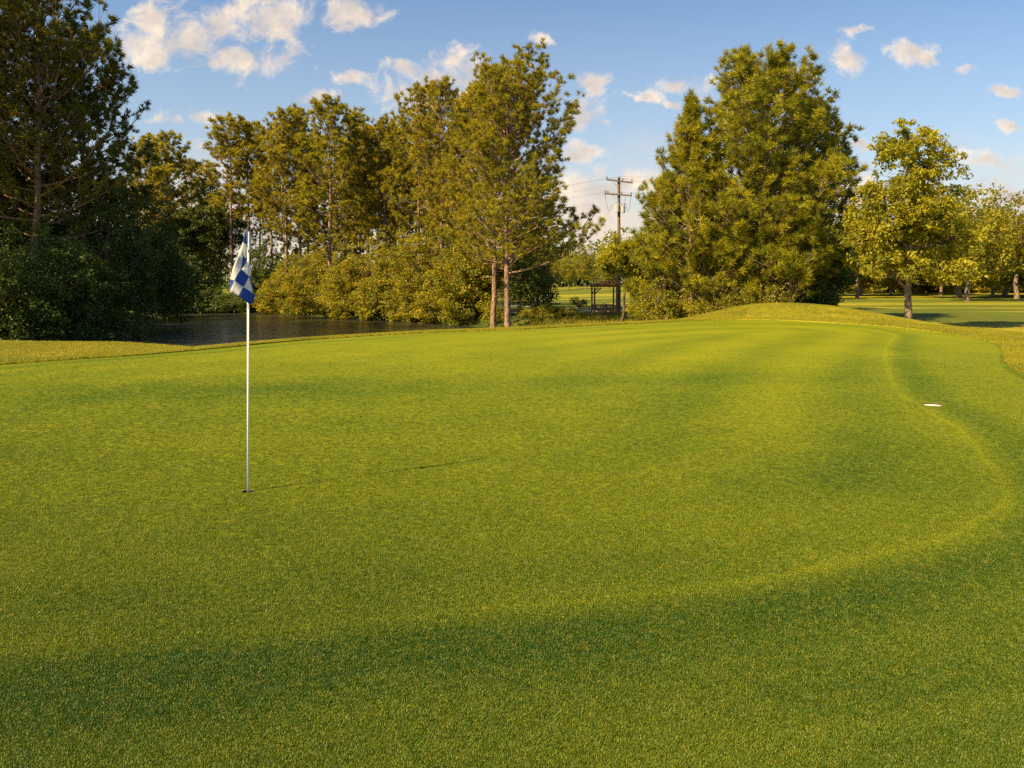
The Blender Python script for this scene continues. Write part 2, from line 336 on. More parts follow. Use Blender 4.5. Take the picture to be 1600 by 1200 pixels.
def rough_material():
    m, t, o = mat_new('rough_grass'); g = N(t, 'ShaderNodeNewGeometry'); pos = g.outputs['Position']
    at = N(t, 'ShaderNodeAttribute'); at.attribute_name = 'damp_shade'
    nf = NOISE(t, pos, 60, 4, 0.75).outputs['Fac']; nm = NOISE(t, pos, 6, 5, 0.7).outputs['Fac']; nl = NOISE(t, pos, 0.22, 5, 0.6).outputs['Fac']
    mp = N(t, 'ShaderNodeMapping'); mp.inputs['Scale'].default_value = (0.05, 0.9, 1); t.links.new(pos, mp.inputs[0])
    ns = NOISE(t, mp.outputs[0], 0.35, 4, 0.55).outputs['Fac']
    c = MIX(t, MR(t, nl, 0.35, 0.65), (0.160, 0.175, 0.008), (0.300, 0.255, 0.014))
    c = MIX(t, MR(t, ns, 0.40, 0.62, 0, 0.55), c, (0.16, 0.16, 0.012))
    c = MIX(t, MR(t, nm, 0.42, 0.68, 0, 0.5), c, (0.32, 0.25, 0.02))
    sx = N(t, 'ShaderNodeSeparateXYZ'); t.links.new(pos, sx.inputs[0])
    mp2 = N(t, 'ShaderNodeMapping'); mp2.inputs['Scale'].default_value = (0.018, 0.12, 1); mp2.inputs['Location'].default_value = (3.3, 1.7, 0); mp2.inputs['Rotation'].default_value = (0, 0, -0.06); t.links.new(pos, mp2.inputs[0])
    shade_bands = NOISE(t, mp2.outputs[0], 1.0, 4, 0.6).outputs['Fac']
    c = MIX(t, MA(t, 'MULTIPLY', MR(t, shade_bands, 0.44, 0.50, 0, 0.85), MR(t, sx.outputs[1], 43, 50)), c, (0.055, 0.085, 0.010))  # tree shadow bands on the fairway painted as darker grass
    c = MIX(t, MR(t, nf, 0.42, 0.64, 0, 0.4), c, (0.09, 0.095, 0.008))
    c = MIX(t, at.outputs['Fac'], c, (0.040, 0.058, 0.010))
    b = N(t, 'ShaderNodeBsdfPrincipled'); t.links.new(c, b.inputs['Base Color']); b.inputs['Roughness'].default_value = 0.85
    b.inputs['Specular IOR Level'].default_value = 0.1
    bp = N(t, 'ShaderNodeBump'); bp.inputs['Distance'].default_value = 0.03; bp.inputs['Strength'].default_value = 0.9
    t.links.new(MA(t, 'ADD', nf, NOISE(t, pos, 18, 3, 0.6).outputs['Fac']), bp.inputs['Height'])
    t.links.new(bp.outputs[0], b.inputs['Normal']); t.links.new(b.outputs[0], o.inputs[0]); return m
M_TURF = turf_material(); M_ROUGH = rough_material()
NA = 720; th = np.linspace(-math.pi, math.pi, NA+1)[:-1]; Rt = Redge(th)
def ring_faces(nr):
    i = np.arange(nr-1)[:, None]*NA; j = np.arange(NA)[None, :]; j2 = (j+1) % NA
    return np.stack([i+j, i+NA+j, i+NA+j2, i+j2], -1).reshape(-1, 4)
HOLE = (-2.13, 6.43, 0.054); PLUG = (5.95, 11.26, 0.135)
HOLE = ((388-800)/F*(EYE*F/333.0), EYE*F/333.0, 0.056)
zt = hz(HOLE[0], HOLE[1])
nr = 150; tr_ = np.linspace(0.004, 1, nr)
RR = tr_[:, None]*Rt[None, :]; GX = (CX+RR*np.cos(th)).ravel(); GY = (CY+RR*np.sin(th)).ravel(); GZ = hgt(GX, GY)
gf = ring_faces(nr)
for hx, hy, hr in (HOLE, PLUG):
    near = np.hypot(GX-hx, GY-hy) < hr+0.16
    gf = gf[~near[gf].any(1)]
green_me = mesh_np('putting_green', np.stack([GX, GY, GZ], 1), gf, 4, [M_TURF], {'nap_shade': nap_shade(GX, GY)}, smooth=True)
bm = bmesh.new(); bm.from_mesh(green_me); lay = bm.verts.layers.float['nap_shade']
for hx, hy, hr in (HOLE, PLUG):
    n = 40; z0 = hz(hx, hy); npv = float(nap_shade(np.array([hx]), np.array([hy]))[0])
    vs = [bm.verts.new((hx+hr*math.cos(2*math.pi*i/n), hy+hr*math.sin(2*math.pi*i/n), z0)) for i in range(n)]
    for q in vs: q[lay] = npv
    es = [bm.edges.new((vs[i], vs[(i+1) % n])) for i in range(n)]
    be = [e for e in bm.edges if len(e.link_faces) == 1 and (e.verts[0].co.xy-Vector((hx, hy))).length < hr+0.8]
    bmesh.ops.triangle_fill(bm, edges=es+be, use_beauty=True, use_dissolve=False, normal=(0, 0, 1))
    bad = [f for f in bm.faces if all(q in set(vs) for q in f.verts)]
    if bad: bmesh.ops.delete(bm, geom=bad, context='FACES_ONLY')
loose = [q for q in bm.verts if not q.link_faces]; bmesh.ops.delete(bm, geom=loose, context='VERTS')
bmesh.ops.recalc_face_normals(bm, faces=bm.faces[:])
for f in bm.faces: f.smooth = True
bm.to_mesh(green_me); bm.free()
setp(link('putting_green', green_me), kind='structure', label='smooth mown putting green with curved mowing lines')

sv = [0.0, 0.012, 0.04]; ds = 0.07
while sv[-1] < 520: sv.append(sv[-1]+ds); ds *= 1.055 if sv[-1] < 60 else 1.09; ds = min(ds, 0.75 if sv[-1] < 75 else 40)
sv = np.array(sv); QX = (CX+(Rt[None, :]+sv[:, None])*np.cos(th)).ravel(); QY = (CY+(Rt[None, :]+sv[:, None])*np.sin(th)).ravel()
QZ = hgt(QX, QY); lip = np.repeat(np.where(sv < 0.005, -0.02, np.where(sv < 0.02, 0.028, 0.038)), NA); QZ = QZ + lip*1.0
QZ += 0.02*(vnoise(QX, QY, 0.9, 5)-0.5)*np.repeat(sst(sv, 0.3, 3), NA)
wet = np.clip(1-sst(poly_sd(QX, QY, POND), 0.5, 5.0), 0, 1)*sst(QY, 42, 55)
damp_shade = np.clip(wet + 0.9*np.exp(-((QX-7)/9)**2-((QY-62)/11)**2), 0, 1)  # wet shore, plus painted shade on the low ground behind the green
gr = link('rough_ground', mesh_np('rough_ground', np.stack([QX, QY, QZ], 1), ring_faces(len(sv)), 4, [M_ROUGH], {'damp_shade': damp_shade}, smooth=True))
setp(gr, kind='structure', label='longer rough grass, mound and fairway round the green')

# pond
mw, t, o = mat_new('pond_water'); b = N(t, 'ShaderNodeBsdfPrincipled'); t.links.new(b.outputs[0], o.inputs[0])
b.inputs['Base Color'].default_value = (0.026, 0.027, 0.020, 1); b.inputs['Roughness'].default_value = 0.15; b.inputs['IOR'].default_value = 1.33
g = N(t, 'ShaderNodeNewGeometry'); mp = N(t, 'ShaderNodeMapping'); mp.inputs['Scale'].default_value = (1.0, 1.5, 1); mp.inputs['Rotation'].default_value = (0, 0, 0.25); t.links.new(g.outputs['Position'], mp.inputs[0])
na = NOISE(t, mp.outputs[0], 2.6, 4, 0.55, 0.4).outputs['Fac']; nb = NOISE(t, mp.outputs[0], 0.25, 2, 0.5).outputs['Fac']
bp = N(t, 'ShaderNodeBump'); bp.inputs['Distance'].default_value = 0.22
t.links.new(MR(t, nb, 0.35, 0.6, 0.35, 1.0), bp.inputs['Strength']); t.links.new(na, bp.inputs['Height']); t.links.new(bp.outputs[0], b.inputs['Normal'])
PG = [(x, y) for x, y in np.array([(-46, 24), (6, 24), (6, 97), (-46, 97)], float)]
pw = link('pond_water', mesh_np('pond_water', np.array([(x, y, WATER_Z) for x, y in PG]), np.array([[0, 1, 2, 3]]), 4, [mw]))
setp(pw, kind='structure', label='dark rippled pond water behind the green')

# ------------------------------------------------------------------ turf blades (near field) as instanced clumps
def blade_clump(name, mat, n, rad, h, w, lean, seed):
    r = np.random.default_rng(seed); vs = []; fs = []
    for i in range(n):
        a = r.uniform(0, 2*math.pi); d = rad*math.sqrt(r.uniform()); p = np.array([d*math.cos(a), d*math.sin(a), -0.002])
        t_ = r.uniform(0, 2*math.pi); dirn = np.array([math.cos(t_), math.sin(t_), 0]); hh = h*r.uniform(0.6, 1.15); l = lean*r.uniform(0.2, 1)*hh
        s_ = np.array([-dirn[1], dirn[0], 0])*w*r.uniform(.7, 1.2)/2; k = len(vs)
        mid = p + np.array([0, 0, hh*.6]) + dirn*l*.35; tip = p + np.array([0, 0, hh]) + dirn*l
        vs += [p-s_, p+s_, mid+s_*.8, mid-s_*.8, tip]; fs += [(k, k+1, k+2), (k, k+2, k+3), (k+3, k+2, k+4)]
    me = mesh_np(name, np.array(vs), np.array(fs), 3, [mat]); return bpy.data.objects.new(name, me)
def turf_blade_mat(name, attr):
    m, t, o = mat_new(name); at = N(t, 'ShaderNodeAttribute'); at.attribute_type = 'INSTANCER'; at.attribute_name = 'nap_shade'
    rn = N(t, 'ShaderNodeAttribute'); rn.attribute_type = 'INSTANCER'; rn.attribute_name = 'rnd'
    if attr == 'green': a, b_, c3 = (0.028, 0.090, 0.006), (0.220, 0.270, 0.007), (0.36, 0.32, 0.03)
    else: a, b_, c3 = (0.13, 0.17, 0.008), (0.33, 0.30, 0.014), (0.44, 0.36, 0.04)
    c = MIX(t, at.outputs['Fac'], a, b_); c = MIX(t, MR(t, rn.outputs['Fac'], 0.5, 1.0, 0, 0.45), c, c3)
    c = MIX(t, MR(t, rn.outputs['Fac'], 0.0, 0.3, 0.35, 0), c, (0.03, 0.06, 0.006))
    b = N(t, 'ShaderNodeBsdfPrincipled'); t.links.new(c, b.inputs['Base Color']); b.inputs['Roughness'].default_value = 0.5; b.inputs['Specular IOR Level'].default_value = 0.3
    tr = N(t, 'ShaderNodeBsdfTranslucent'); t.links.new(c, tr.inputs[0]); ms = N(t, 'ShaderNodeMixShader'); ms.inputs[0].default_value = 0.4
    t.links.new(b.outputs[0], ms.inputs[1]); t.links.new(tr.outputs[0], ms.inputs[2]); t.links.new(ms.outputs[0], o.inputs[0]); return m
def scatter(name, pts, attrs, clump, label, smin, smax, seed):
    me = bpy.data.meshes.new(name); me.vertices.add(len(pts)); me.vertices.foreach_set('co', np.asarray(pts, np.float32).ravel())
    for k, a in attrs.items():
        at = me.attributes.new(k, 'FLOAT', 'POINT'); at.data.foreach_set('value', np.asarray(a, np.float32))
    o = link(name, me); setp(o, label=label, kind='stuff')
    ng = bpy.data.node_groups.new(name, 'GeometryNodeTree'); ng.interface.new_socket('Geometry', in_out='INPUT', socket_type='NodeSocketGeometry'); ng.interface.new_socket('Geometry', in_out='OUTPUT', socket_type='NodeSocketGeometry')
    gi = ng.nodes.new('NodeGroupInput'); go = ng.nodes.new('NodeGroupOutput'); ip = ng.nodes.new('GeometryNodeInstanceOnPoints'); oi = ng.nodes.new('GeometryNodeObjectInfo')
    oi.inputs['Object'].default_value = clump
    rv = ng.nodes.new('FunctionNodeRandomValue'); rv.data_type = 'FLOAT_VECTOR'; rv.inputs[0].default_value = (-.15, -.15, 0); rv.inputs[1].default_value = (.15, .15, 6.283); rv.inputs['Seed'].default_value = seed
    rs = ng.nodes.new('FunctionNodeRandomValue'); rs.data_type = 'FLOAT'; rs.inputs[2].default_value = smin; rs.inputs[3].default_value = smax
    ng.links.new(gi.outputs[0], ip.inputs['Points']); ng.links.new(oi.outputs['Geometry'], ip.inputs['Instance'])
    ng.links.new(rv.outputs[0], ip.inputs['Rotation']); ng.links.new(rs.outputs[1], ip.inputs['Scale']); ng.links.new(ip.outputs[0], go.inputs[0])
    md = o.modifiers.new('scatter', 'NODES'); md.node_group = ng
    return o
rng = np.random.default_rng(11)
# density falls with distance: sample uniformly in 1/Y-like manner
n = 340000; inv = rng.uniform(1/26.0**0.6, 1/2.6**0.6, n); TY = inv**(-1/0.6); TX = rng.uniform(-0.70, 0.70, n)*TY
ok = (np.hypot(TX-HOLE[0], TY-HOLE[1]) > HOLE[2]+0.014) & (np.hypot(TX-PLUG[0], TY-PLUG[1]) > PLUG[2]+0.03)
s_in = Redge(np.arctan2(TY-CY, TX-CX)) - np.hypot(TX-CX, TY-CY); ok &= (s_in > 0.05) & (rng.uniform(0, 1, n) > sst(TY, 11, 25))
TX = TX[ok]; TY = TY[ok]; TZ = hgt(TX, TY)
scatter('turf_blades', np.stack([TX, TY, TZ], 1), {'nap_shade': nap_shade(TX, TY), 'rnd': rng.uniform(0, 1, len(TX))},
        blade_clump('turf_clump', turf_blade_mat('turf_blade', 'green'), 16, 0.026, 0.0105, 0.0040, 0.9, 3), 'short mown grass blades covering the near putting green', 0.65, 1.2, 5)
# rough fringe blades
def fringe_pts(n, smin, smax, th0, th1, seed):
    r = np.random.default_rng(seed); a = r.uniform(th0, th1, n); s = smin+(smax-smin)*r.uniform(0, 1, n); R0 = Redge(a)
    x = CX+(R0+s)*np.cos(a); y = CY+(R0+s)*np.sin(a); return x, y, s
fx = []; fy = []; fs_ = []
for (n, a0, a1, sm) in ((26000, 2.55, 3.35, 9.0), (26000, 1.2, 2.55, 3.0), (30000, 0.75, 1.7, 7.0), (34000, -0.25, 0.85, 5.5)):
    x, y, s = fringe_pts(n, 0.02, sm, a0, a1, int(a0*100)+500); fx.append(x); fy.append(y); fs_.append(s)
fx = np.concatenate(fx); fy = np.concatenate(fy); vis = (fy > 5) & (np.abs(fx) < 0.68*fy+0.5); fx = fx[vis]; fy = fy[vis]
fz = hgt(fx, fy)+0.034
scatter('rough_blades', np.stack([fx, fy, fz], 1), {'nap_shade': np.clip(0.25+0.7*vnoise(fx, fy, 1.1, 8), 0, 1), 'rnd': rng.uniform(0, 1, len(fx))},
        blade_clump('rough_clump', turf_blade_mat('rough_blade', 'rough'), 16, 0.06, 0.032, 0.006, 1.1, 4), 'longer grass blades on the fringe round the green', 0.7, 1.4, 9)

# ------------------------------------------------------------------ cup, plug and flag
M_WHITE = simple('white_paint', (0.80, 0.80, 0.78), 0.35); M_BLACK = simple('black_plastic', (0.02, 0.02, 0.02), 0.5)
M_CUPD = simple('cup_soil', (0.035, 0.022, 0.012), 0.95, 30, 0.4); M_SAND = simple('pale_plug', (0.70, 0.60, 0.50), 0.9, 60, 0.15)
z0 = hz(HOLE[0], HOLE[1])
cup = empty('golf_cup', (HOLE[0], HOLE[1], z0), 'dark round golf hole in the green with the flagstick standing in it', 'golf hole')
bm = bmesh.new(); cyl(bm, (0, 0, -0.16), (0, 0, -0.001), HOLE[2]+0.001, seg=40, cap=False); bm_obj('soil_wall', bm, M_CUPD, cup)
bm = bmesh.new(); cyl(bm, (0, 0, -0.158), (0, 0, -0.03), HOLE[2]-0.002, seg=40, cap=False)
bmesh.ops.create_circle(bm, cap_ends=True, segments=40, radius=HOLE[2]-0.002, matrix=__import__('mathutils').Matrix.Translation((0, 0, -0.158))); bm_obj('cup_liner', bm, simple('liner', (0.10, 0.08, 0.06), 0.5), cup)
z1 = hz(PLUG[0], PLUG[1])
pl = empty('hole_plug', (PLUG[0], PLUG[1], z1), 'pale sandy round disc sunk in the right side of the green', 'hole')
bm = bmesh.new(); cyl(bm, (0, 0, -0.10), (0, 0, -0.001), PLUG[2]+0.001, seg=40, cap=False); bm_obj('soil_wall', bm, M_CUPD, pl)
bm = bmesh.new(); cyl(bm, (0, 0, -0.10), (0, 0, -0.016), PLUG[2]-0.003, seg=40)
bm_obj('sand_disc', bm, M_SAND, pl)
fs = empty('flagstick', (HOLE[0], HOLE[1], z0), 'white flagstick with draped blue and white checkered flag', 'flagstick')
bm = bmesh.new(); cyl(bm, (0, 0, -0.15), (0, 0, 2.10), 0.0100, 0.0085, 16); o_ = bm_obj('pole', bm, M_WHITE, fs)
for p in o_.data.polygons: p.use_smooth = len(p.vertices) == 4
bm = bmesh.new(); cyl(bm, (0, 0, 2.10), (0, 0, 2.135), 0.012, 0.009, 12); bm_obj('tip_cap', bm, M_BLACK, fs)
# flag cloth: grid of checks, folded round the pole (coordinates in metres relative to the pole axis, measured on the photo)
M_FW = simple('flag_white', (0.74, 0.72, 0.72), 0.8, 4, 0.05); M_FB = simple('flag_blue', (0.018, 0.065, 0.36), 0.75, 4, 0.12); M_FG = simple('flag_back', (0.46, 0.47, 0.47), 0.8)
for m_, tcl in ((M_FW, (0.7, 0.66, 0.62, 1)), (M_FB, (0.03, 0.1, 0.5, 1))):
    t = m_.node_tree; pb = [n for n in t.nodes if n.type == 'BSDF_PRINCIPLED'][0]; ou = [n for n in t.nodes if n.type == 'OUTPUT_MATERIAL'][0]
    tr = N(t, 'ShaderNodeBsdfTranslucent'); tr.inputs[0].default_value = tcl; ms = N(t, 'ShaderNodeMixShader'); ms.inputs[0].default_value = 0.25
    t.links.new(pb.outputs[0], ms.inputs[1]); t.links.new(tr.outputs[0], ms.inputs[2]); t.links.new(ms.outputs[0], ou.inputs[0])
def fz_(zx, zy, dep):
    px = 330+zx/7.5; py = 340+zy/7.5; Yh = HOLE[1]
    return ((px-388)/F*Yh, dep, EYE+(440-py)/F*Yh - z0)
nodes = {'a': (418,150,-.012), 'b': (385,290,-.03), 'c': (424,322,-.008), 'd': (350,425,-.055), 'e': (386,450,-.040), 'f': (433,488,-.012), 'g': (308,572,-.085), 'h': (378,608,-.06),
 'i': (455,690,-.022), 'j': (277,722,-.10), 'k': (322,737,-.095), 'l': (404,814,-.055), 'm': (500,888,-.02), 'n': (255,862,-.09), 'n2': (270,862,-.105), 'o': (360,917,-.075), 'p': (465,1012,-.03), 'q': (428,150,.008),
 'r': (458,150,.014), 's': (462,410,.016), 't': (441,410,.0), 'u': (446,548,.0), 'v': (460,548,.014), 'w': (468,690,.008), 'x': (440,505,-.008), 'y': (495,1000,.005), 'z': (508,905,.006)}
quads = [('a','b','c',None,1), ('a','c','t','q',2), ('q','t','s','r',2), ('b','d','f','c',0), ('d','g','h','e',2), ('e','h','f',None,1), ('g','j','k','h',0), ('h','k','l','i',1), ('x','h','i',None,0), ('x','i','w','u',0), ('u','w','v',None,0),
 ('j','n','n2','k',1), ('k','n2','o','l',0), ('i','l','m',None,0), ('i','m','w',None,1), ('l','o','p','m',1), ('m','p','y','z',1), ('d','e','f',None,0)]
ids = {k: i for i, k in enumerate(nodes)}
bm = bmesh.new(); vv = [bm.verts.new(fz_(*nodes[k])) for k in nodes]
for qd in quads:
    f = bm.faces.new([vv[ids[k]] for k in qd[:4] if k]); f.material_index = qd[4]
bmesh.ops.subdivide_edges(bm, edges=bm.edges[:], cuts=3, use_grid_fill=True)
for q in bm.verts: q.co.y += 0.006*math.sin(q.co.x*55+q.co.z*12)+0.003*math.sin(q.co.z*35)
bmesh.ops.recalc_face_normals(bm, faces=bm.faces[:])
for f in bm.faces: f.smooth = True
fo = bm_obj('flag', bm, M_FW, fs); fo.data.materials.append(M_FB); fo.data.materials.append(M_FG)
sm = fo.modifiers.new('thick', 'SOLIDIFY'); sm.thickness = 0.0015

# ------------------------------------------------------------------ trees
def tuft_mesh(pos, axis, size, tint, rng_, nn, mat, name, width):
    """pos (N,3), axis (N,3) unit: bottlebrush bunches of needles"""
    nn = int(nn*2.1); width = width*1.35; n = len(pos); ref = np.where(np.abs(axis[:, 2:3]) > .9, np.array([[1., 0, 0]]), np.array([[0, 0, 1.]]))
    a = np.cross(axis, ref); a /= np.linalg.norm(a, axis=1)[:, None]; b = np.cross(axis, a)
    ph = rng_.uniform(0, 2*math.pi, (n, nn)); spread = np.radians(rng_.uniform(12, 82, (n, nn))); L = size[:, None]*rng_.uniform(.75, 1.1, (n, nn))
    off = size[:, None]*rng_.uniform(0, .6, (n, nn))
    rad = np.cos(ph)[..., None]*a[:, None]+np.sin(ph)[..., None]*b[:, None]
    d = np.cos(spread)[..., None]*axis[:, None]+np.sin(spread)[..., None]*rad
    base = pos[:, None]+off[..., None]*axis[:, None]; tip = base+d*L[..., None]
    side = np.cross(d, rng_.normal(size=(n, nn, 3))); side /= np.linalg.norm(side, axis=2)[..., None]+1e-9; side *= width*.5*(size[:, None, None]/0.28)
    V = np.stack([base-side*.5+d*L[..., None]*.12, base+side*.5+d*L[..., None]*.12, tip], 2).reshape(-1, 3)
    # slim kites: base pinched to a point, broad past the middle
    Fc = np.arange(n*nn*3).reshape(-1, 3)
    tt = np.repeat(np.clip(tint[:, None]+rng_.normal(0, .10, (n, nn)), 0, 1), 3)
    return mesh_np(name, V, Fc, 3, [mat], {'tint': tt})
def gen_pine(seed, H, r0, cb, prof, nbr, tuft, nn=15, mat=None, width=0.035, low=-5, high=60, subd=1.0, lean=(0, 0), leaders=1, dead=6, spacing=0.38, even=0, lobes=0.0):
    r = np.random.default_rng(seed); T = Tubes(); pos = []; ax = []; sz = []
    zs = np.linspace(0, H*0.97, 14); bend = np.cumsum(r.normal(0, .05, (14, 2)), 0)*(H/20); bend -= bend[0]
    tp = np.stack([bend[:, 0]+lean[0]*(zs/H)**1.5, bend[:, 1]+lean[1]*(zs/H)**1.5, zs], 1)
    tr = r0*(1-zs/H*0.93); tr[0] *= 1.25
    tp[0, 2] = -0.4
    T.add(tp, tr, 9)
    def at(z): return np.array([np.interp(z, zs, tp[:, 0]), np.interp(z, zs, tp[:, 1]), z])
    def twigs(p0, d, L, spacing, tf):
        """a sub-branch with needle bunches along it"""
        k = max(3, int(L/spacing)+1); s = np.linspace(0, 1, k); up = np.array([0, 0, 1.])
        pts = p0+np.outer(s*L, d)+np.outer((s**2)*L*.28, up); T.add(pts, np.linspace(.016, .006, k)*(1+L*.3), 3)
        for i in range(1, k):
            if i < k-1 and r.uniform() < 0.12: continue
            m = 1 if i < k-1 else 2
            for _ in range(m):
                dd = d*.75+up*.5+r.normal(0, .5, 3); dd /= np.linalg.norm(dd)
                pos.append(pts[i]+r.normal(0, .07, 3)); ax.append(dd); sz.append(tf*r.uniform(.65, 1.25))
    tops = [(0, 0, 0)]
    for i in range(nbr):
        t = ((i+r.uniform(-.4, .4))/nbr); t = min(max(t, 0), .995); t = t**0.92
        z = cb+(H*0.97-cb)*t; az = i*2.39996+r.uniform(-.5, .5); L = prof(t)*(r.uniform(.82, 1.06) if even else r.uniform(.66, 1.1)*(1 if r.uniform() > .12 else .5))*(1+lobes*math.sin(az*3+z*.9))
        if callable(getattr(prof, 'az', None)): L *= prof.az(az, t)
        el = math.radians(low+(high-low)*t**1.1+r.uniform(-9, 9)); k = 6; pts = [at(z)]; e = el; d = None
        for j in range(k):
            e += math.radians(3.0+3.5*(1-t)); az += r.normal(0, .06)
            d = np.array([math.cos(az)*math.cos(e), math.sin(az)*math.cos(e), math.sin(e)]); pts.append(pts[-1]+d*L/k)
        pts = np.array(pts); T.add(pts, np.linspace(max(.02, .011*L+.012), .010, k+1), 5)
        ns = max(2, int(L*2.3*subd))
        for j in range(ns):
            s = .22+.78*(j+r.uniform(0, 1))/ns; f = s*k; i0 = min(int(f), k-1); p = pts[i0]+(pts[i0+1]-pts[i0])*(f-i0)
            aa = az+(1 if j % 2 else -1)*r.uniform(.45, 1.25); ee = e*.6+r.uniform(-.25, .55)
            d2 = np.array([math.cos(aa)*math.cos(ee), math.sin(aa)*math.cos(ee), math.sin(ee)])
            twigs(p, d2, (0.30*L*(1.15-s*.75)+.30)*r.uniform(.7, 1.3), spacing, tuft)
        twigs(pts[-2], d, L/k+.35, spacing*.8, tuft)
    top = at(H*.97); twigs(at(H*.93), np.array([0, 0, 1.]), H*.07+.2, .25, tuft)
    for i in range(dead):                                   # bare stubs below the crown
        z = r.uniform(cb*.55, cb); az = r.uniform(0, 6.28); L = r.uniform(.5, 1.6); d = np.array([math.cos(az), math.sin(az), r.uniform(-.2, .3)])
        T.add(np.array([at(z), at(z)+d*L*.5, at(z)+d*L+np.array([0, 0, -.1])]), np.array([.025, .017, .006]), 4)
    pos = np.array(pos); ax = np.array(ax); sz = np.array(sz)
    gp = np.sin(pos[:, 0]*2.3+seed+.6*np.sin(pos[:, 2]*1.1))*np.sin(pos[:, 1]*2.3+1.3*seed)*np.sin(pos[:, 2]*1.9+seed)
    kp = (gp > -.30) | (r.uniform(0, 1, len(pos)) < .25); pos = pos[kp]; ax = ax[kp]; sz = sz[kp]
    tint = np.clip(.5+.35*np.sin(pos[:, 0]*1.7+seed)*np.sin(pos[:, 1]*1.9+1)*np.sin(pos[:, 2]*1.3)+r.normal(0, .2, len(pos)), 0, 1)
    cm = tuft_mesh(pos, ax, sz, tint, r, nn, mat or M_NEEDLE, 'pine_crown', width)
    return T.mesh('pine_trunk', M_BARK_P), cm, len(pos)
def gen_leafy(seed, blobs, trunk, r0, leaf=0.16, per=38, clump=0.5, dens=1.0, mat=None, shell=0.55, sag=0.0, barkm=None, twig=True, trunks=None, droop=0.0):
    """blobs (x,y,z,rx,ry,rz,[n]); trunk = list of axis points"""
    r = np.random.default_rng(seed); T = Tubes(); tp = np.array(trunk, float); k = len(tp)
    if r0 > 0:
        # resample and wobble
        s = np.linspace(0, k-1, 10); q = np.stack([np.interp(s, np.arange(k), tp[:, i]) for i in range(3)], 1); q[1:-1, :2] += r.normal(0, r0*.35, (8, 2))
        rr = r0*np.linspace(1, .22, 10); rr[0] *= 1.3; T.add(q, rr, 9)
    else: q = tp
    for tk in (trunks or []):
        a = np.array(tk[0], float); b_ = np.array(tk[1], float); s = np.linspace(0, 1, 6)[:, None]; T.add(a+(b_-a)*s+np.c_[r.normal(0, .05, (6, 2)), np.zeros(6)], np.linspace(tk[2], tk[2]*.4, 6), 6)
    C = []
    for bl in blobs:
        c = np.array(bl[:3]); R = np.array(bl[3:6]); area = 4*math.pi*((R[0]*R[1])**1.6/3+(R[0]*R[2])**1.6/3+(R[1]*R[2])**1.6/3)**(1/1.6)
        n = int(area*dens/(clump*clump*2.2))+4
        d = r.normal(size=(n, 3)); d /= np.linalg.norm(d, axis=1)[:, None]; u_ = shell+(1.08-shell)*r.uniform(0, 1, n)**.6
        bump = 1+.28*np.sin(d[:, 0]*5+seed)*np.sin(d[:, 1]*5+2)+.12*np.sin(d[:, 2]*7+seed*2)
        p = c+d*R*(u_*bump)[:, None]; C.append(p)
        if r0 > 0:                                        # limb to the blob
            j = np.argmin(np.linalg.norm(q-(c-np.array([0, 0, R[2]*.6+.3])), axis=1)); a = q[j]; mid = (a+c)/2+np.array([0, 0, -.12*np.linalg.norm(c-a)])
            s = np.linspace(0, 1, 6)[:, None]; L = (1-s)**2*a+2*s*(1-s)*mid+s*s*c; T.add(L, np.linspace(max(r0*.42, .03), .025, 6), 5)
            for pp in p[::3]:
                i0 = L[r.integers(2, 6)]; mm = (i0+pp)/2+r.normal(0, .12, 3); T.add(np.array([i0, mm, pp]), np.array([.022, .015, .007]), 3)
    C = np.concatenate(C); C = C[C[:, 2] > 0.05] if C[:, 2].min() < .05 else C
    m = len(C); ctint = np.clip(.45+.3*np.sin(C[:, 0]*2.1+seed)*np.sin(C[:, 2]*2.3)+r.normal(0, .18, m), 0, 1)
    off = r.normal(size=(m, per, 3)); off /= np.linalg.norm(off, axis=2)[..., None]; off *= clump*(r.uniform(.15, 1, (m, per))**.7)[..., None]*np.array([1, 1, .72])*r.uniform(.7, 1.3, (m, 1, 1))
    c = (C[:, None]+off).reshape(-1, 3); c[:, 2] -= droop*r.uniform(0, 1, len(c))**2
    nrm = off.reshape(-1, 3)/clump*.6+np.array([0, 0, .55])+r.normal(0, .55, (m*per, 3)); nrm /= np.linalg.norm(nrm, axis=1)[:, None]
    a = np.cross(nrm, r.normal(size=nrm.shape)); a /= np.linalg.norm(a, axis=1)[:, None]; b2 = np.cross(nrm, a)
    sz = leaf*r.uniform(.6, 1.25, (len(c), 1))
    V = np.stack([c-a*sz*.62, c-b2*sz*.34+a*sz*.05+nrm*sz*.10, c+a*sz*.62, c+b2*sz*.34+a*sz*.05+nrm*sz*.10], 1).reshape(-1, 3)
    tt = np.repeat(np.clip(np.repeat(ctint, per)+r.normal(0, .14, len(c)), 0, 1), 4)
    cm = mesh_np('leaf_crown', V, np.arange(len(V)).reshape(-1, 4), 4, [mat or M_LEAF], {'tint': tt})
    if not T.v: T.add(np.array([[0, 0, -.2], [0, 0, .3], [0, 0, .8]]), np.array([.05, .04, .02]), 5)
    return T.mesh('tree_trunk', barkm or M_BARK_O), cm, m*per
def tree(name, cat, meshes, loc, label, group=None, rz=0.0, names=('trunk', 'crown')):
    e = empty(name, loc, label, cat, group, rz); link(names[0], meshes[0], e); link(names[1], meshes[1], e); return e
class Prof:
    def __init__(s, ts, rs, azf=None):
        s.ts, s.rs = ts, rs
        if azf: s.az = azf
    def __call__(s, t): return float(np.interp(t, s.ts, s.rs))
TOTAL = 0
def top_of(ms):
    co = np.empty(len(ms[1].vertices)*3, np.float32); ms[1].vertices.foreach_get('co', co); return float(np.percentile(co[2::3], 99.9))
def note(m): 
    global TOTAL
    TOTAL += len(m[0].polygons)*2+len(m[1].polygons)*(m[1].polygons[0].loop_total-2); return m

GP = 'pines round the pond'
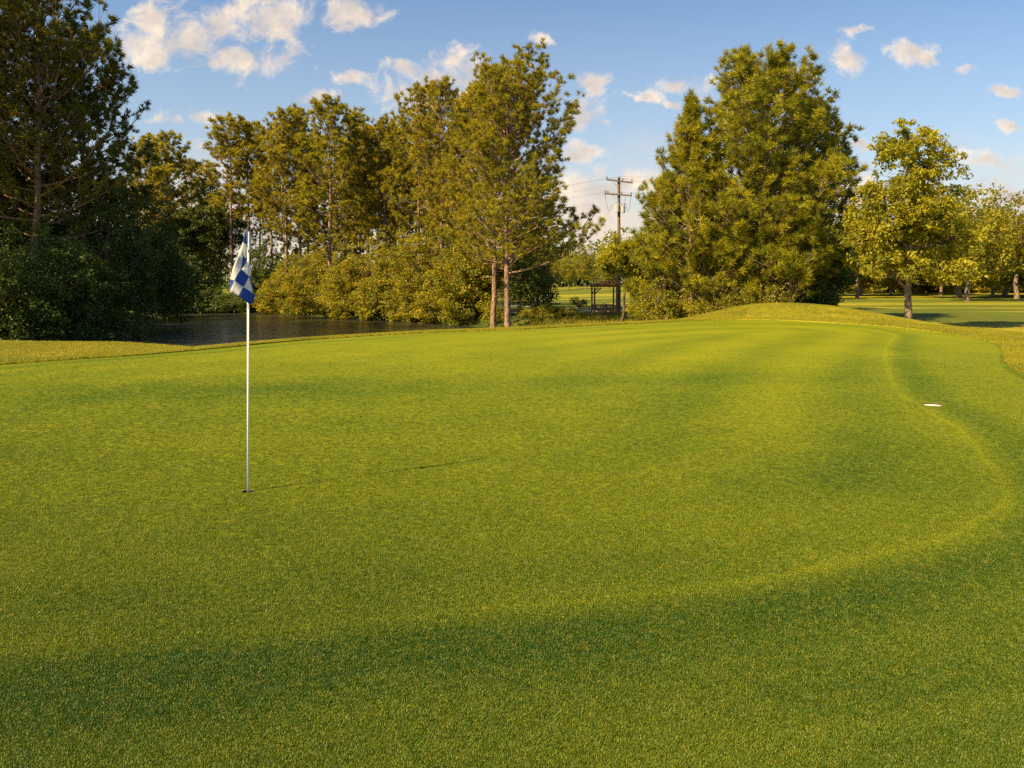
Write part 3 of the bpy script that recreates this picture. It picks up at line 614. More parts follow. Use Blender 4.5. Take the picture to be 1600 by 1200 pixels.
# --- generic loblolly pines for the row beyond the water (about 22 m)
gA = note(gen_pine(1, 22, .22, 8.0, Prof([0, .25, .6, .85, 1], [2.8, 4.2, 4.0, 3.0, 1.4]), 56, .44, 15, width=.072, spacing=.5, subd=.8))
gB = note(gen_pine(2, 22, .20, 10.0, Prof([0, .3, .7, 1], [2.0, 3.4, 3.4, 1.5]), 50, .44, 15, width=.072, spacing=.5, subd=.85, dead=10))
gC = note(gen_pine(3, 22, .26, 6.5, Prof([0, .2, .6, .85, 1], [3.6, 5.2, 4.8, 3.8, 2.0]), 62, .44, 15, width=.072, spacing=.5, subd=.75, high=68))
gD = note(gen_pine(4, 22, .22, 7.0, Prof([0, .2, .5, .8, 1], [2.4, 4.0, 3.7, 3.2, 1.4]), 56, .44, 15, width=.072, spacing=.5, subd=.85, high=70))
VAR = {'A': None, 'B': None, 'C': None, 'D': None}; MS = {'A': gA, 'B': gB, 'C': gC, 'D': gD}; TOPS = {k: top_of(m_) for k, m_ in MS.items()}
def place_pine(kind, px, topy, Y, label, rz, wide=1.0):
    loc = G(px, Y, -.1); Ht = EYE+(440-topy)/F*Y - loc.z; sc = Ht/TOPS[kind]; wide *= 1.28
    if VAR[kind] is None:
        e = tree('pine_tree', 'pine tree', MS[kind], loc, label, GP, rz); e.scale = (sc*wide, sc*wide, sc); VAR[kind] = e; return e
    return copy_tree(VAR[kind], loc, rz, (sc*wide, sc*wide, sc), label, GP)
ROW = [('D', 232, 208, 95, 'pine rising just right of the dark left trees, its top lit yellow', .3, .9),
 ('A', 262, 205, 97, 'pine with lit thin trunk at the left end of the pond', 1.1, 1.0),
 ('C', 300, 248, 104, 'shorter bushy pine between the left end pines and the tall double pines', 2.0, .7),
 ('D', 330, 262, 99, 'low pine beside the dark left trees above the far fairway gap', 2.6, .7),
 ('B', 363, 175, 96, 'slim tall pine directly above and left of the flag', 3.3, .95),
 ('B', 391, 184, 98, 'slim tall pine directly above the flag, right one of the pair', 4.4, .8),
 ('B', 425, 188, 97, 'thin pine with open sky on its left, first of the row beyond the pond', 5.2, .8),
 ('A', 447, 168, 93, 'pine with bright left side near the left end of the row beyond the pond', .8, .85),
 ('D', 470, 165, 95, 'pine squeezed between the first bright pine and the tallest of the row', 1.9, .8),
 ('C', 515, 152, 84, 'tallest pine in the middle of the row with double trunk showing below', 2.4, .95),
 ('D', 550, 171, 92, 'narrow pine right of the tallest middle pine', 3.9, .75),
 ('B', 576, 189, 88, 'darker narrow pine with bare lower trunk in the middle of the row', 5.0, .95),
 ('D', 604, 178, 86, 'pointed pine left of the taller clump by the big pine', .2, .8),
 ('B', 628, 190, 90, 'thin dark pine in the gap before the taller clump', 1.4, .9),
 ('A', 655, 130, 76, 'tall many topped pine left of the big two trunked pines', 2.2, .8),
 ('C', 688, 122, 72, 'broad dense pine leaning against the big pine', 3.1, .72),
 ('D', 722, 150, 71, 'dense yellow lit pine just left of the big pine', 4.9, .85)]
ROW += [('D', 498, 205, 100, 'pine standing close behind the left side of the tallest middle pine', .7, .8), ('A', 563, 205, 99, 'pine between the narrow pines right of the tallest middle pine', 1.7, .8), ('D', 618, 212, 94, 'pine behind the pointed pine', 2.7, .8), ('A', 672, 180, 90, 'pine between the many topped pine and the broad dense one', 3.7, .8), ('A', 250, 262, 105, 'lower pine behind the two left end pines', 4.7, .9), ('C', 345, 300, 108, 'low bushy pine behind the slim pair above the flag', 5.7, .8),
 ('C', 408, 262, 106, 'lower pine seen in the gap right of the flag', 1.0, .8), ('C', 482, 240, 104, 'pine filling behind the left part of the row', 2.0, .9), ('C', 538, 232, 103, 'pine filling behind the double trunk', 3.0, .8), ('C', 590, 238, 101, 'shorter pine behind the narrow dark ones', 4.0, .9),
 ('C', 640, 225, 96, 'shorter pine behind the gap before the taller clump', 5.0, .8), ('C', 700, 220, 86, 'bushy pine low behind the dense yellow lit one', .6, .8)]
for k, px, ty, Y, lab, rz, wd in ROW: place_pine(k, px, ty, Y, lab, rz, wd)

# --- the big pines in the middle
m = note(gen_pine(21, 20.0, .25, 5.6, Prof([0, .1, .3, .5, .65, .85, 1], [5.2, 5.4, 4.6, 4.8, 5.6, 5.0, 2.6], lambda a, t: 1.0+.30*max(0, math.cos(a))*(1.3 if t < .3 else .6)), 80, .38, 20, width=.05, spacing=.40, subd=1.0, low=0, high=64, dead=8))
L_ = G(795, 56); tree('pine_tree', 'pine tree', m, L_, 'big foreground pine with thick sunlit trunk rising at the green\'s back edge', GP, 0.0).scale = (1, 1, (EYE+(440-72)/F*56-L_.z)/top_of(m))
m = note(gen_pine(22, 19.0, .24, 5.0, Prof([0, .2, .5, .8, 1], [3.4, 4.6, 4.4, 4.0, 2.2]), 62, .38, 18, width=.052, spacing=.42, subd=.9, high=68))
L_ = G(771, 61); tree('pine_tree', 'pine tree', m, L_, 'pine with reddish trunk right behind and left of the big trunk', GP, 1.0).scale = (1, 1, (EYE+(440-92)/F*61-L_.z)/top_of(m))
L_ = G(745, 64); place_pine('C', 748, 130, 69, 'leafy pine hidden behind the reddish trunk', 5.5, .75)
L_ = G(862, 66); place_pine('A', 838, 290, 66, 'low dark pine spreading right of the big trunk', .5, 1.5)

# --- left mass of dark trees
m = note(gen_pine(31, 27, .30, 7.5, Prof([0, .2, .45, .7, 1], [5.6, 6.8, 6.4, 4.6, 1.2]), 84, .40, 16, mat=M_NEEDLE_SHADE, width=.065, spacing=.42, subd=.85, low=-2, high=55))
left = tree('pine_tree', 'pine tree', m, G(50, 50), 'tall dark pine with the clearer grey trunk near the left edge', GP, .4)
mL2 = note(gen_pine(32, 22, .26, 8, Prof([0, .25, .55, .8, 1], [4.0, 5.2, 4.8, 3.2, .8]), 70, .40, 15, mat=M_NEEDLE_SHADE, width=.065, spacing=.42, subd=.85, low=-5, high=50))
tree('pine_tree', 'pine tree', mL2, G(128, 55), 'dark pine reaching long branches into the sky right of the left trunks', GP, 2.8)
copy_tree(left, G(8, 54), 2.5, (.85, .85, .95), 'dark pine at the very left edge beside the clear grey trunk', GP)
# pines added further left (view edge and beyond) to shade the dark group
i = 0
for (x, y, s, rz) in ((-35.5, 47, 1.0, 1.0), (-34.0, 40.5, 1.02, 2.2), (-40.5, 54, 1.05, 3.5), (-45.5, 62, 1.1, .3)):
    copy_tree(left, Vector((x, y, hz(x, y)-.1)), rz, (s, s, s), ['second pine added for shade past the left edge behind the first', 'pine added for shade past the left edge beside the near end of the pond', 'pine added for shade past the left edge behind the dark leafy trees', 'furthest pine added for shade past the left edge of the picture'][i], 'pines added for shade past the left edge'); i += 1

# --- leafy understory trees
GU = 'leafy trees and bushes at the water'
def shoreY(px):
    t = np.arange(60, 100, .25); sd = poly_sd((px-800)/F*t, t, POND); k = np.where(sd < 0)[0]
    return float(t[k[-1]]) if len(k) else 66.0
def leafy(seed, px, Y, H, Wd, label, mat, cat='bush', n=5, leaf=.16, dens=1.0, name='waterside_bush', per=34, clump=.5, zoff=0.0, depth=None, low=0.15, group=GU, shell=.5):
    r = random.Random(seed); bl = []; D = depth or Wd*.8
    bl.append((0, 0, H*.55, Wd*.36, D*.36, H*.42))
    for i in range(n):
        a = i/n*6.283+r.uniform(-.4, .4); f = r.uniform(.45, .68); zc = H*(low+r.uniform(.08, .5)); rr = r.uniform(.26, .36)
        bl.append((math.cos(a)*Wd*.5*f, math.sin(a)*D*.5*f, zc, Wd*rr*.8, D*rr*.8, H*rr*.62))
    m = note(gen_leafy(seed, bl, [(0, 0, -.3), (.1, 0, H*.35), (0, .1, H*.7)], .09+H*.012, leaf, per, clump, dens, mat, shell=shell))
    return tree(name, cat, m, G(px, Y, zoff), label, group, r.uniform(0, 6.28) if not depth else 0.0, ('stem', 'foliage') if cat == 'bush' else ('trunk', 'crown'))
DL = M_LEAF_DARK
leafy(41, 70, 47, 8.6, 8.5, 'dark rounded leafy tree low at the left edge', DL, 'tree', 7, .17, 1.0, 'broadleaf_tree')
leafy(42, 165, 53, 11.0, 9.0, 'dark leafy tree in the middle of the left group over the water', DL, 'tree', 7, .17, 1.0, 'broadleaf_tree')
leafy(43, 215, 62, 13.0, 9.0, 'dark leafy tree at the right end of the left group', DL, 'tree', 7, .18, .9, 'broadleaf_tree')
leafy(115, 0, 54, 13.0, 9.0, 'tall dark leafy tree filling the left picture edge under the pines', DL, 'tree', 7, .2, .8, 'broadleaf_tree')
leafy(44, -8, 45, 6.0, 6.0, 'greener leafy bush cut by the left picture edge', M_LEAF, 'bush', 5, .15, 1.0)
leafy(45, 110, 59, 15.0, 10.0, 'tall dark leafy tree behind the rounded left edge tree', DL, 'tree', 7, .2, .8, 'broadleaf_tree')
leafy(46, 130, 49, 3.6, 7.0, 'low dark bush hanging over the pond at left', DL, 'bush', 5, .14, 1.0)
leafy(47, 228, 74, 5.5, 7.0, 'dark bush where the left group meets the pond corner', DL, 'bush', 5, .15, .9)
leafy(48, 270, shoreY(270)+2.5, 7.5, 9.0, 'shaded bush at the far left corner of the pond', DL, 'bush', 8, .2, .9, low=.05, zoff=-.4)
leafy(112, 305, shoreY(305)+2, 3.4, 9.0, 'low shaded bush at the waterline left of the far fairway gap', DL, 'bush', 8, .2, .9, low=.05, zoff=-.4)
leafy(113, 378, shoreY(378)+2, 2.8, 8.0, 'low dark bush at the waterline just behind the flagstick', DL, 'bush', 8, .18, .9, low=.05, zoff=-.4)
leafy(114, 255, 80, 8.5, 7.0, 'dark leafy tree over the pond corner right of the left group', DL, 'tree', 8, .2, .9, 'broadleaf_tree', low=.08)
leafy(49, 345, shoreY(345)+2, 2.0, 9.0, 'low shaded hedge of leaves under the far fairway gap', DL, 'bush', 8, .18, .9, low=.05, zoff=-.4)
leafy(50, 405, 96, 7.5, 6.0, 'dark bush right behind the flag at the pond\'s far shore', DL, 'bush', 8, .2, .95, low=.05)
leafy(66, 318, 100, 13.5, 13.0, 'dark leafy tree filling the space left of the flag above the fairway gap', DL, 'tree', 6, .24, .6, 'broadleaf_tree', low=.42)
ML = M_LEAF
SB = [(51, 452, 91, 5.8, 6.5, 'rounded golden bush at the left end of the sunlit shore'), (52, 492, 88, 7.6, 7.0, 'tall golden bush second from the left on the sunlit shore'),
 (53, 540, 84, 6.4, 6.5, 'golden bush low over the water in the middle of the shore'), (54, 575, 82, 8.0, 7.0, 'high leafy bush under the narrow dark pines'),
 (55, 612, 77, 6.6, 6.0, 'golden bush beside the dark hollow on the shore'), (56, 655, 76, 8.6, 6.5, 'tall olive bush under the many topped pine'),
 (57, 668, 71.5, 4.4, 4.5, 'low green bush at the waterline left of the big trunks'), (58, 705, 69, 7.0, 6.0, 'dense green bush left of the reddish trunk'),
 (59, 738, 66, 8.0, 6.0, 'round green bush touching the reddish trunk\'s base')]
SB += [(101, 470, 95, 6.6, 7.5, 'leafy bush behind the two leftmost golden bushes'), (102, 518, 90, 7.8, 7.5, 'leafy bush behind the tall golden bush at the tallest pine'), (103, 560, 87, 6.5, 8.0, 'olive bush behind the middle of the sunlit shore'),
 (104, 595, 79.5, 4.6, 6.0, 'low golden bush spilling to the water right of the middle'), (105, 632, 80, 8.4, 7.5, 'tall leafy bush behind the dark hollow'), (106, 632, 73, 4.2, 4.6, 'low bush at the waterline left of the low green one'),
 (107, 690, 74, 9.5, 7.0, 'tall olive bush filling the back between the pines'), (108, 728, 70, 9.0, 6.0, 'tall shaded bush behind the reddish trunk'), (109, 478, 88.5, 3.6, 5.0, 'low golden bush touching the water at the left end'), (110, 428, 93.5, 3.4, 5.0, 'low bush just right of the flag at the water')]
for s_, px, Y, H, Wd, lab in SB: leafy(s_, px, shoreY(px)+Wd*.33+(6.0 if s_ in (101, 102, 103, 105, 107, 108) else 0), H, Wd, lab, ML, 'bush', 8, .19, 1.0, depth=Wd*.9, low=.04, zoff=-.5)
leafy(60, 770, 63.5, 2.2, 2.6, 'small bush between the two pine trunks at the water', ML, 'bush', 4, .13, 1.0)
leafy(61, 832, 63, 6.2, 4.8, 'dark leafy bush right of the big pine trunk', DL, 'bush', 7, .16, 1.1)
leafy(62, 812, 68, 9.0, 6.0, 'shaded leafy tree behind the big pine trunk', ML, 'tree', 6, .18, .9, 'broadleaf_tree')
leafy(64, 905, 82, 1.3, 1.8, 'tiny shrub on the lit fairway left of the wooden shelter', DL, 'bush', 3, .12, .9, name='small_shrub')
leafy(65, 855, 62, 1.0, 5.5, 'low weedy growth behind the green right of the big trunk', ML, 'bush', 6, .10, 1.0, name='small_shrub', clump=.3)

# --- right hand group
GR_ = 'trees of the right hand group'
m = note(gen_pine(71, 16.2, .27, 1.6, Prof([0, .2, .45, .7, .85, .95, 1], [5.3, 5.7, 5.3, 4.0, 3.1, 2.1, 1.1]), 146, .40, 20, mat=M_NEEDLE_GREEN, width=.044, spacing=.40, subd=1.0, low=-2, high=48, even=1, lobes=.17))
L_ = G(1190, 47); tree('pine_tree', 'pine tree', m, L_, 'huge dense rounded pine, tallest of the right hand group', GR_, .6).scale = (1, 1, (EYE+(440-78)/F*47-L_.z)/top_of(m))
m = note(gen_pine(72, 12.8, .19, 1.8, Prof([0, .15, .4, .6, .8, 1], [3.5, 3.9, 2.9, 2.1, 1.3, .3]), 80, .38, 20, mat=M_NEEDLE_GREEN, width=.044, spacing=.34, subd=1.1, low=8, high=72))
L_ = G(1077, 46); tree('pine_tree', 'pine tree', m, L_, 'pointed pine with sunlit trunk left of the huge rounded pine', GR_, 1.2).scale = (1, 1, (EYE+(440-146)/F*46-L_.z)/top_of(m))
m = note(gen_pine(73, 14.2, .22, 2.0, Prof([0, .2, .5, .8, 1], [3.0, 3.9, 4.0, 3.0, 1.2]), 66, .40, 15, mat=M_NEEDLE_SHADE, width=.065, spacing=.38, subd=.95, low=0, high=62))
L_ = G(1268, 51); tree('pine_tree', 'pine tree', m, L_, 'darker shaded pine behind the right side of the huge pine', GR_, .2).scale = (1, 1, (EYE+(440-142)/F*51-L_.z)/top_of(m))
m = note(gen_pine(74, 5.8, .10, .8, Prof([0, .2, .6, 1], [1.7, 1.9, 1.5, .4]), 36, .42, 22, mat=M_NEEDLE_GREEN, width=.046, spacing=.32, subd=1.2, low=10, high=60, dead=0))
L_ = G(1235, 43.5); tree('pine_tree', 'pine tree', m, L_, 'young bright pine standing against the huge pine\'s lower right', GR_, .2)
m = note(gen_pine(75, 8.5, .14, 1.0, Prof([0, .2, .6, 1], [2.3, 2.5, 2.0, .5]), 48, .40, 20, mat=M_NEEDLE_GREEN, width=.046, spacing=.34, subd=1.1, low=5, high=60, dead=0))
L_ = G(1038, 48); tree('pine_tree', 'pine tree', m, L_, 'lower bushy pine filling the left shoulder of the right hand group', GR_, .2)
L_ = G(1130, 44.5); copy_tree([o for o in COL.objects if o.get('label', '').startswith('young bright')][0], L_, 2.4, (1.1, 1.1, .95), 'young pine low in front between the pointed and the huge pine', GR_)
m = note(gen_leafy(76, [(-.3, 0, 4.6, 1.3, 1.3, 1.2), (.9, .3, 4.1, 1.2, 1.2, .9), (1.7, 0, 5.0, 1.6, 1.4, 1.3), (2.4, -.2, 1.5, 1.6, 1.5, 1.5), (-.7, .2, 4.1, .8, .8, .6), (2.2, .3, 3.4, 1.4, 1.5, 1.6), (1.35, .2, 2.3, .9, 1.0, 1.3), (1.3, .2, 3.5, 1.0, 1.0, 1.0)], [(0, 0, -.3), (.1, 0, 2), (.1, 0, 4.6)], .13, .16, 44, .42, 1.3, M_LEAF_BRIGHT, shell=.3, barkm=M_BARK_D))
tree('broadleaf_tree', 'tree', m, G(972, 50), 'bright leafy tree with dark trunk beside the wooden shelter', GR_)
leafy(77, 1026, 45.5, 2.9, 3.0, 'leafy bush at the front left foot of the right hand group', M_LEAF, 'bush', 6, .13, 1.1, clump=.38, group=GR_)
leafy(78, 1292, 49, 6.2, 4.0, 'dark leafy bush closing the right side of the group', DL, 'bush', 7, .15, 1.1, clump=.42, group=GR_)
leafy(79, 1262, 47, 3.4, 3.6, 'dark low bush under the right side of the huge pine', DL, 'bush', 6, .14, 1.1, clump=.4, group=GR_)
leafy(82, 1095, 46, 2.4, 4.2, 'shaded undergrowth bush behind the mound\'s left slope', M_LEAF, 'bush', 6, .13, 1.1, clump=.36, group=GR_)
leafy(83, 1150, 47, 3.2, 4.5, 'shaded undergrowth bush beneath the huge pine', DL, 'bush', 6, .13, 1.1, clump=.36, group=GR_)
def switch_shrub(seed, px, Y, n, H, Wd, label, name='upright_shrub'):
    r = np.random.default_rng(seed); T = Tubes(); Vs = []; ti = []
    for i in range(n):
        a = r.uniform(0, 6.28); d = Wd*.5*math.sqrt(r.uniform()); b0 = np.array([math.cos(a)*d*.6, math.sin(a)*d*.6, -.1]); hh = H*r.uniform(.55, 1.05)*(1-.35*d/(Wd*.5))
        tip = np.array([math.cos(a)*d*1.15, math.sin(a)*d*1.15, hh]); s = np.linspace(0, 1, 6)[:, None]; pts = b0+(tip-b0)*s+r.normal(0, .03, (6, 3)); T.add(pts, np.linspace(.012, .004, 6), 3)
        kk = int(hh*34); ss = r.uniform(.12, 1.02, kk)[:, None]; c = b0+(tip-b0)*ss+r.normal(0, .07, (kk, 3)); nm = r.normal(size=(kk, 3))+np.array([0, 0, .4]); nm /= np.linalg.norm(nm, axis=1)[:, None]
        aa = np.array([0, 0, 1.])+r.normal(0, .6, (kk, 3)); aa -= (aa*nm).sum(1)[:, None]*nm; aa /= np.linalg.norm(aa, axis=1)[:, None]; bb = np.cross(nm, aa); sz = .11*r.uniform(.6, 1.2, (kk, 1))
        Vs.append(np.stack([c, c+aa*sz*.5-bb*sz*.3, c+aa*sz, c+aa*sz*.5+bb*sz*.3], 1).reshape(-1, 3)); ti.append(np.repeat(r.uniform(0, 1, kk), 4))
    V = np.concatenate(Vs); cm = mesh_np('shrub_leaves', V, np.arange(len(V)).reshape(-1, 4), 4, [M_LEAF], {'tint': np.concatenate(ti)})
    e = tree(name, 'shrub', note((T.mesh('stems', M_TWIG), cm)), G(px, Y), label, None, 0.0, ('stem', 'foliage')); e.children[0]['kind'] = 'stuff'; return e
switch_shrub(81, 1185, 43.4, 90, 2.5, 4.2, 'upright twiggy shrub growing behind the top of the mound')
switch_shrub(84, 1122, 42.4, 16, 1.1, 1.2, 'small weedy shoot cluster on the mound\'s left slope', 'weed_clump')
switch_shrub(85, 1092, 42.6, 12, .8, 1.2, 'smaller weedy shoots at the left foot of the mound', 'weed_clump')
switch_shrub(86, 1035, 43.0, 12, .9, 1.0, 'weedy shoots by the leafy bush at the group\'s left foot', 'weed_clump')

# --- right hand oak and the trees beyond the fairway
oakb = [(.3, 0, 10.2, 1.9, 1.8, 1.2), (1.7, 0, 9.0, 1.4, 1.4, 1.1), (-1.0, .3, 9.6, 1.1, 1.2, .8), (.2, 0, 8.3, 1.8, 1.6, 1.2), (-.4, .3, 7.2, 1.9, 1.6, 1.1), (.9, -.3, 5.6, 2.2, 1.6, 1.3), (-1.3, -.3, 5.2, 1.9, 1.6, 1.3), (-1.9, 0, 6.4, 1.6, 1.5, 1.1), (1.5, .2, 6.6, 1.7, 1.6, 1.2), (0, -1.2, 6.2, 1.8, 1.4, 1.3),
        (-2.5, .3, 4.6, 1.5, 1.5, 1.0), (2.7, 0, 4.8, 1.5, 1.5, 1.1), (0, .8, 4.6, 2.0, 1.7, 1.3), (-1.6, -.7, 3.2, 1.7, 1.5, .9), (1.8, -.6, 3.0, 1.8, 1.5, .8), (2.9, .2, 3.4, 1.2, 1.2, .8), (-2.4, 0, 7.4, .6, .6, .5)]
oak = tree('oak_tree', 'tree', note(gen_leafy(91, oakb, [(0, 0, -.4), (.05, 0, 3), (.25, 0, 6.5), (.35, 0, 10.3)], .23, .20, 32, .42, .70, M_LEAF_BRIGHT, shell=.3)), G(1419, 40.6, -.05),
           'yellow green oak with pale trunk standing alone right of the mound', 'oaks on the fairway', 0.0)
ok_ = (EYE+(440-175)/F*40.6-oak.location.z)/11.75; oak.scale = (.85, .85, ok_)
r_ = random.Random(7)
fb = [(0, 0, 8.5, 2.9, 2.9, 2.6), (2.4, 0, 6.8, 2.4, 2.4, 2.1), (-2.5, .3, 6.6, 2.4, 2.4, 2.2), (0, -2.2, 6.2, 2.4, 2.4, 2.1), (0, 2.2, 6.4, 2.5, 2.4, 2.2), (1.6, -.8, 3.9, 2.3, 2.1, 1.4), (-1.8, -.6, 4.0, 2.3, 2.1, 1.5)]
far1 = note(gen_leafy(92, fb, [(0, 0, -.4), (0, 0, 4), (.2, 0, 9)], .26, .30, 18, .75, 1.0, M_LEAF, shell=.6))
far2 = note(gen_leafy(93, [(x*.8, y*.8, z*1.15, a*.85, b*.85, c*1.1) for x, y, z, a, b, c in fb], [(0, 0, -.4), (0, 0, 5), (0, .2, 10.5)], .25, .30, 18, .75, 1.0, M_LEAF, shell=.6))
fb3 = [(0, 0, 7.0, 3.0, 3.0, 2.8), (2.6, 0, 5.2, 2.6, 2.6, 2.4), (-2.7, .3, 5.0, 2.6, 2.6, 2.4), (0, -2.4, 4.6, 2.6, 2.6, 2.4), (0, 2.4, 5.0, 2.6, 2.6, 2.4), (2.0, -1.5, 2.9, 2.2, 2.1, 1.4), (-2.0, -1.4, 2.8, 2.2, 2.1, 1.4)]
far3 = note(gen_leafy(94, fb3, [(0, 0, -.4), (0, 0, 3), (0, .2, 7.5)], .28, .34, 22, .75, 1.15, M_LEAF, shell=.5))
FT = [(far3, 1498, 300, 112, 'dense broad oak beyond the lone oak with crown almost to the ground', .4, 1.1), (far3, 1572, 322, 126, 'dense oak filling the gap between the two far right oaks', 1.9, 1.2), (far3, 1345, 345, 128, 'dense low oak right of the right hand group', 2.9, 1.3), (far3, 1430, 350, 140, 'dense low oak straight behind the lone oak', 3.8, 1.3), (far3, 1610, 330, 118, 'dense oak half out of the picture at the right edge', 4.8, 1.2),
      (far3, 1325, 392, 150, 'dark low tree filling under the crowns just right of the right hand group', .2, 1.5), (far3, 1385, 388, 158, 'dark low tree filling under the lone oak crown on its left', 1.2, 1.6), (far3, 1445, 394, 152, 'dark low tree filling under the lone oak crown on its right', 2.3, 1.5),
      (far3, 1495, 390, 160, 'dark low tree between the oaks right of the lone oak', 3.3, 1.6), (far3, 1545, 393, 150, 'dark low tree low between the two far right oaks', 4.5, 1.5), (far3, 1600, 390, 156, 'dark low tree at the right edge behind the cut off oak', 5.5, 1.6),
      (far1, 1512, 288, 95, 'oak with pale short trunk just right of the lone oak', .3, 1.0), (far2, 1588, 300, 105, 'oak cut by the right picture edge beyond the shaded fairway', 1.4, 1.2), (far1, 1548, 345, 118, 'smaller oak between the two far right oaks', 2.2, 1.0),
      (far2, 1340, 322, 110, 'oak showing between the right hand group and the lone oak', 3.0, 1.0), (far1, 1305, 338, 125, 'oak half hidden behind the right hand group', 4.1, 1.0), (far2, 1470, 335, 130, 'oak behind the lone oak on its right', 5.0, 1.1),
      (far1, 1395, 345, 135, 'oak behind the lone oak on its left', 5.7, 1.2), (far2, 915, 382, 190, 'tallest distant tree in the gap left of the utility pole', .8, 1.0), (far1, 888, 392, 200, 'distant tree left of the tallest one in the gap', 1.7, 1.0),
      (far2, 862, 395, 185, 'distant tree at the left side of the gap by the big pine', 2.9, 1.2), (far1, 952, 402, 175, 'distant tree just behind the utility pole', 3.6, .9), (far1, 935, 408, 230, 'furthest low tree seen beside the utility pole', 3.1, 1.1)]
FT += [(far2, 1075, 330, 78, 'leafy tree added for shadow, hidden behind the pointed pine', 1.2, 1.0), (far1, 1160, 300, 88, 'leafy tree added for shadow, hidden behind the huge pine', 2.2, 1.3), (far2, 1255, 300, 66, 'leafy tree added for shadow behind the darker shaded pine', 4.2, .9), (far1, 1225, 320, 106, 'leafy tree added for shadow well behind the huge pine', 5.2, 1.4)]  # trees added behind the group to cast shadow bands on the fairway
base = {}
for ms_, px, ty, Y, lab, rz, wd in FT:
    loc = G(px, Y, -.1 if not (ms_ is far3 and Y > 145) else -1.9); sc = (EYE+(440-ty)/F*Y-loc.z)/top_of(ms_); key = id(ms_)
    if key not in base: e = tree('oak_tree', 'tree', ms_, loc, lab, 'trees beyond the fairway', rz); e.scale = (sc*wd, sc*wd, sc); base[key] = e
    else: copy_tree(base[key], loc, rz, (sc*wd, sc*wd, sc), lab, 'trees beyond the fairway')
# distant wood closing the horizon: one uncountable mass
r = np.random.default_rng(99); XS = np.linspace(-260, 330, 150); C = []
for x in XS:
    Y = 262+r.uniform(-10, 10)-0.00045*(x-20)**2; hh = r.uniform(9.0, 16.0)
    for i in range(40): C.append((x+r.normal(0, 2.8), Y+r.normal(0, 2.0), hz(x, Y)+r.uniform(0.2, hh)*(1 if r.uniform() > .3 else .5)))
C = np.array(C); per = 14; off = r.normal(size=(len(C), per, 3))*1.1; c = (C[:, None]+off).reshape(-1, 3); nrm = r.normal(size=c.shape)+np.array([0, 0, .5]); nrm /= np.linalg.norm(nrm, axis=1)[:, None]
a = np.cross(nrm, r.normal(size=nrm.shape)); a /= np.linalg.norm(a, axis=1)[:, None]; b2 = np.cross(nrm, a); s_ = 0.95
V = np.stack([c-a*s_*.6, c-b2*s_*.45, c+a*s_*.6, c+b2*s_*.45], 1).reshape(-1, 3)
dw = link('distant_woods', mesh_np('distant_woods', V, np.arange(len(V)).reshape(-1, 4), 4, [M_LEAF_DARK], {'tint': np.repeat(r.uniform(0, 1, len(c)), 4)}))
setp(dw, kind='stuff', label='dark wood along the horizon beyond the fairway')

# ------------------------------------------------------------------ weeds on the far bank behind the green
def weeds(name, label, boxes, n, h, seed, mat):
    r = np.random.default_rng(seed); V = []; ti = []
    for (x0, x1, y0, y1) in boxes:
        x = r.uniform(x0, x1, n); y = r.uniform(y0, y1, n); keep = (vnoise(x, y, 1.6, seed) > .35) & (poly_sd(x, y, POND) > .15); x = x[keep]; y = y[keep]; z = hgt(x, y)
        b = np.stack([x, y, z], 1); hh = h*r.uniform(.4, 1.2, len(x))*(0.5+vnoise(x, y, 2.3, seed+1)); a = r.uniform(0, 6.28, len(x)); d = np.stack([np.cos(a), np.sin(a), 0*a], 1)
        tip = b+d*(hh*.45)[:, None]; tip[:, 2] += hh; s = np.stack([-d[:, 1], d[:, 0], d[:, 2]], 1)*.02
        V.append(np.stack([b-s, b+s, tip], 1).reshape(-1, 3)); ti.append(np.repeat(r.uniform(0, 1, len(x)), 3))
    V = np.concatenate(V); o = link(name, mesh_np(name, V, np.arange(len(V)).reshape(-1, 3), 3, [mat], {'tint': np.concatenate(ti)})); setp(o, kind='stuff', label=label)
weeds('bank_grass', 'tall unmown grass on the shaded ground behind the green', [(1.5, 10, 46, 60), (4, 12, 56, 70)], 9000, .32, 3, M_LEAF)
weeds('shore_grass', 'grass tufts along the pond shore', [(-1.5, 5, 52, 62), (-34, -22, 88, 98), (-22, -2, 64, 88)], 6000, .3, 5, M_LEAF)

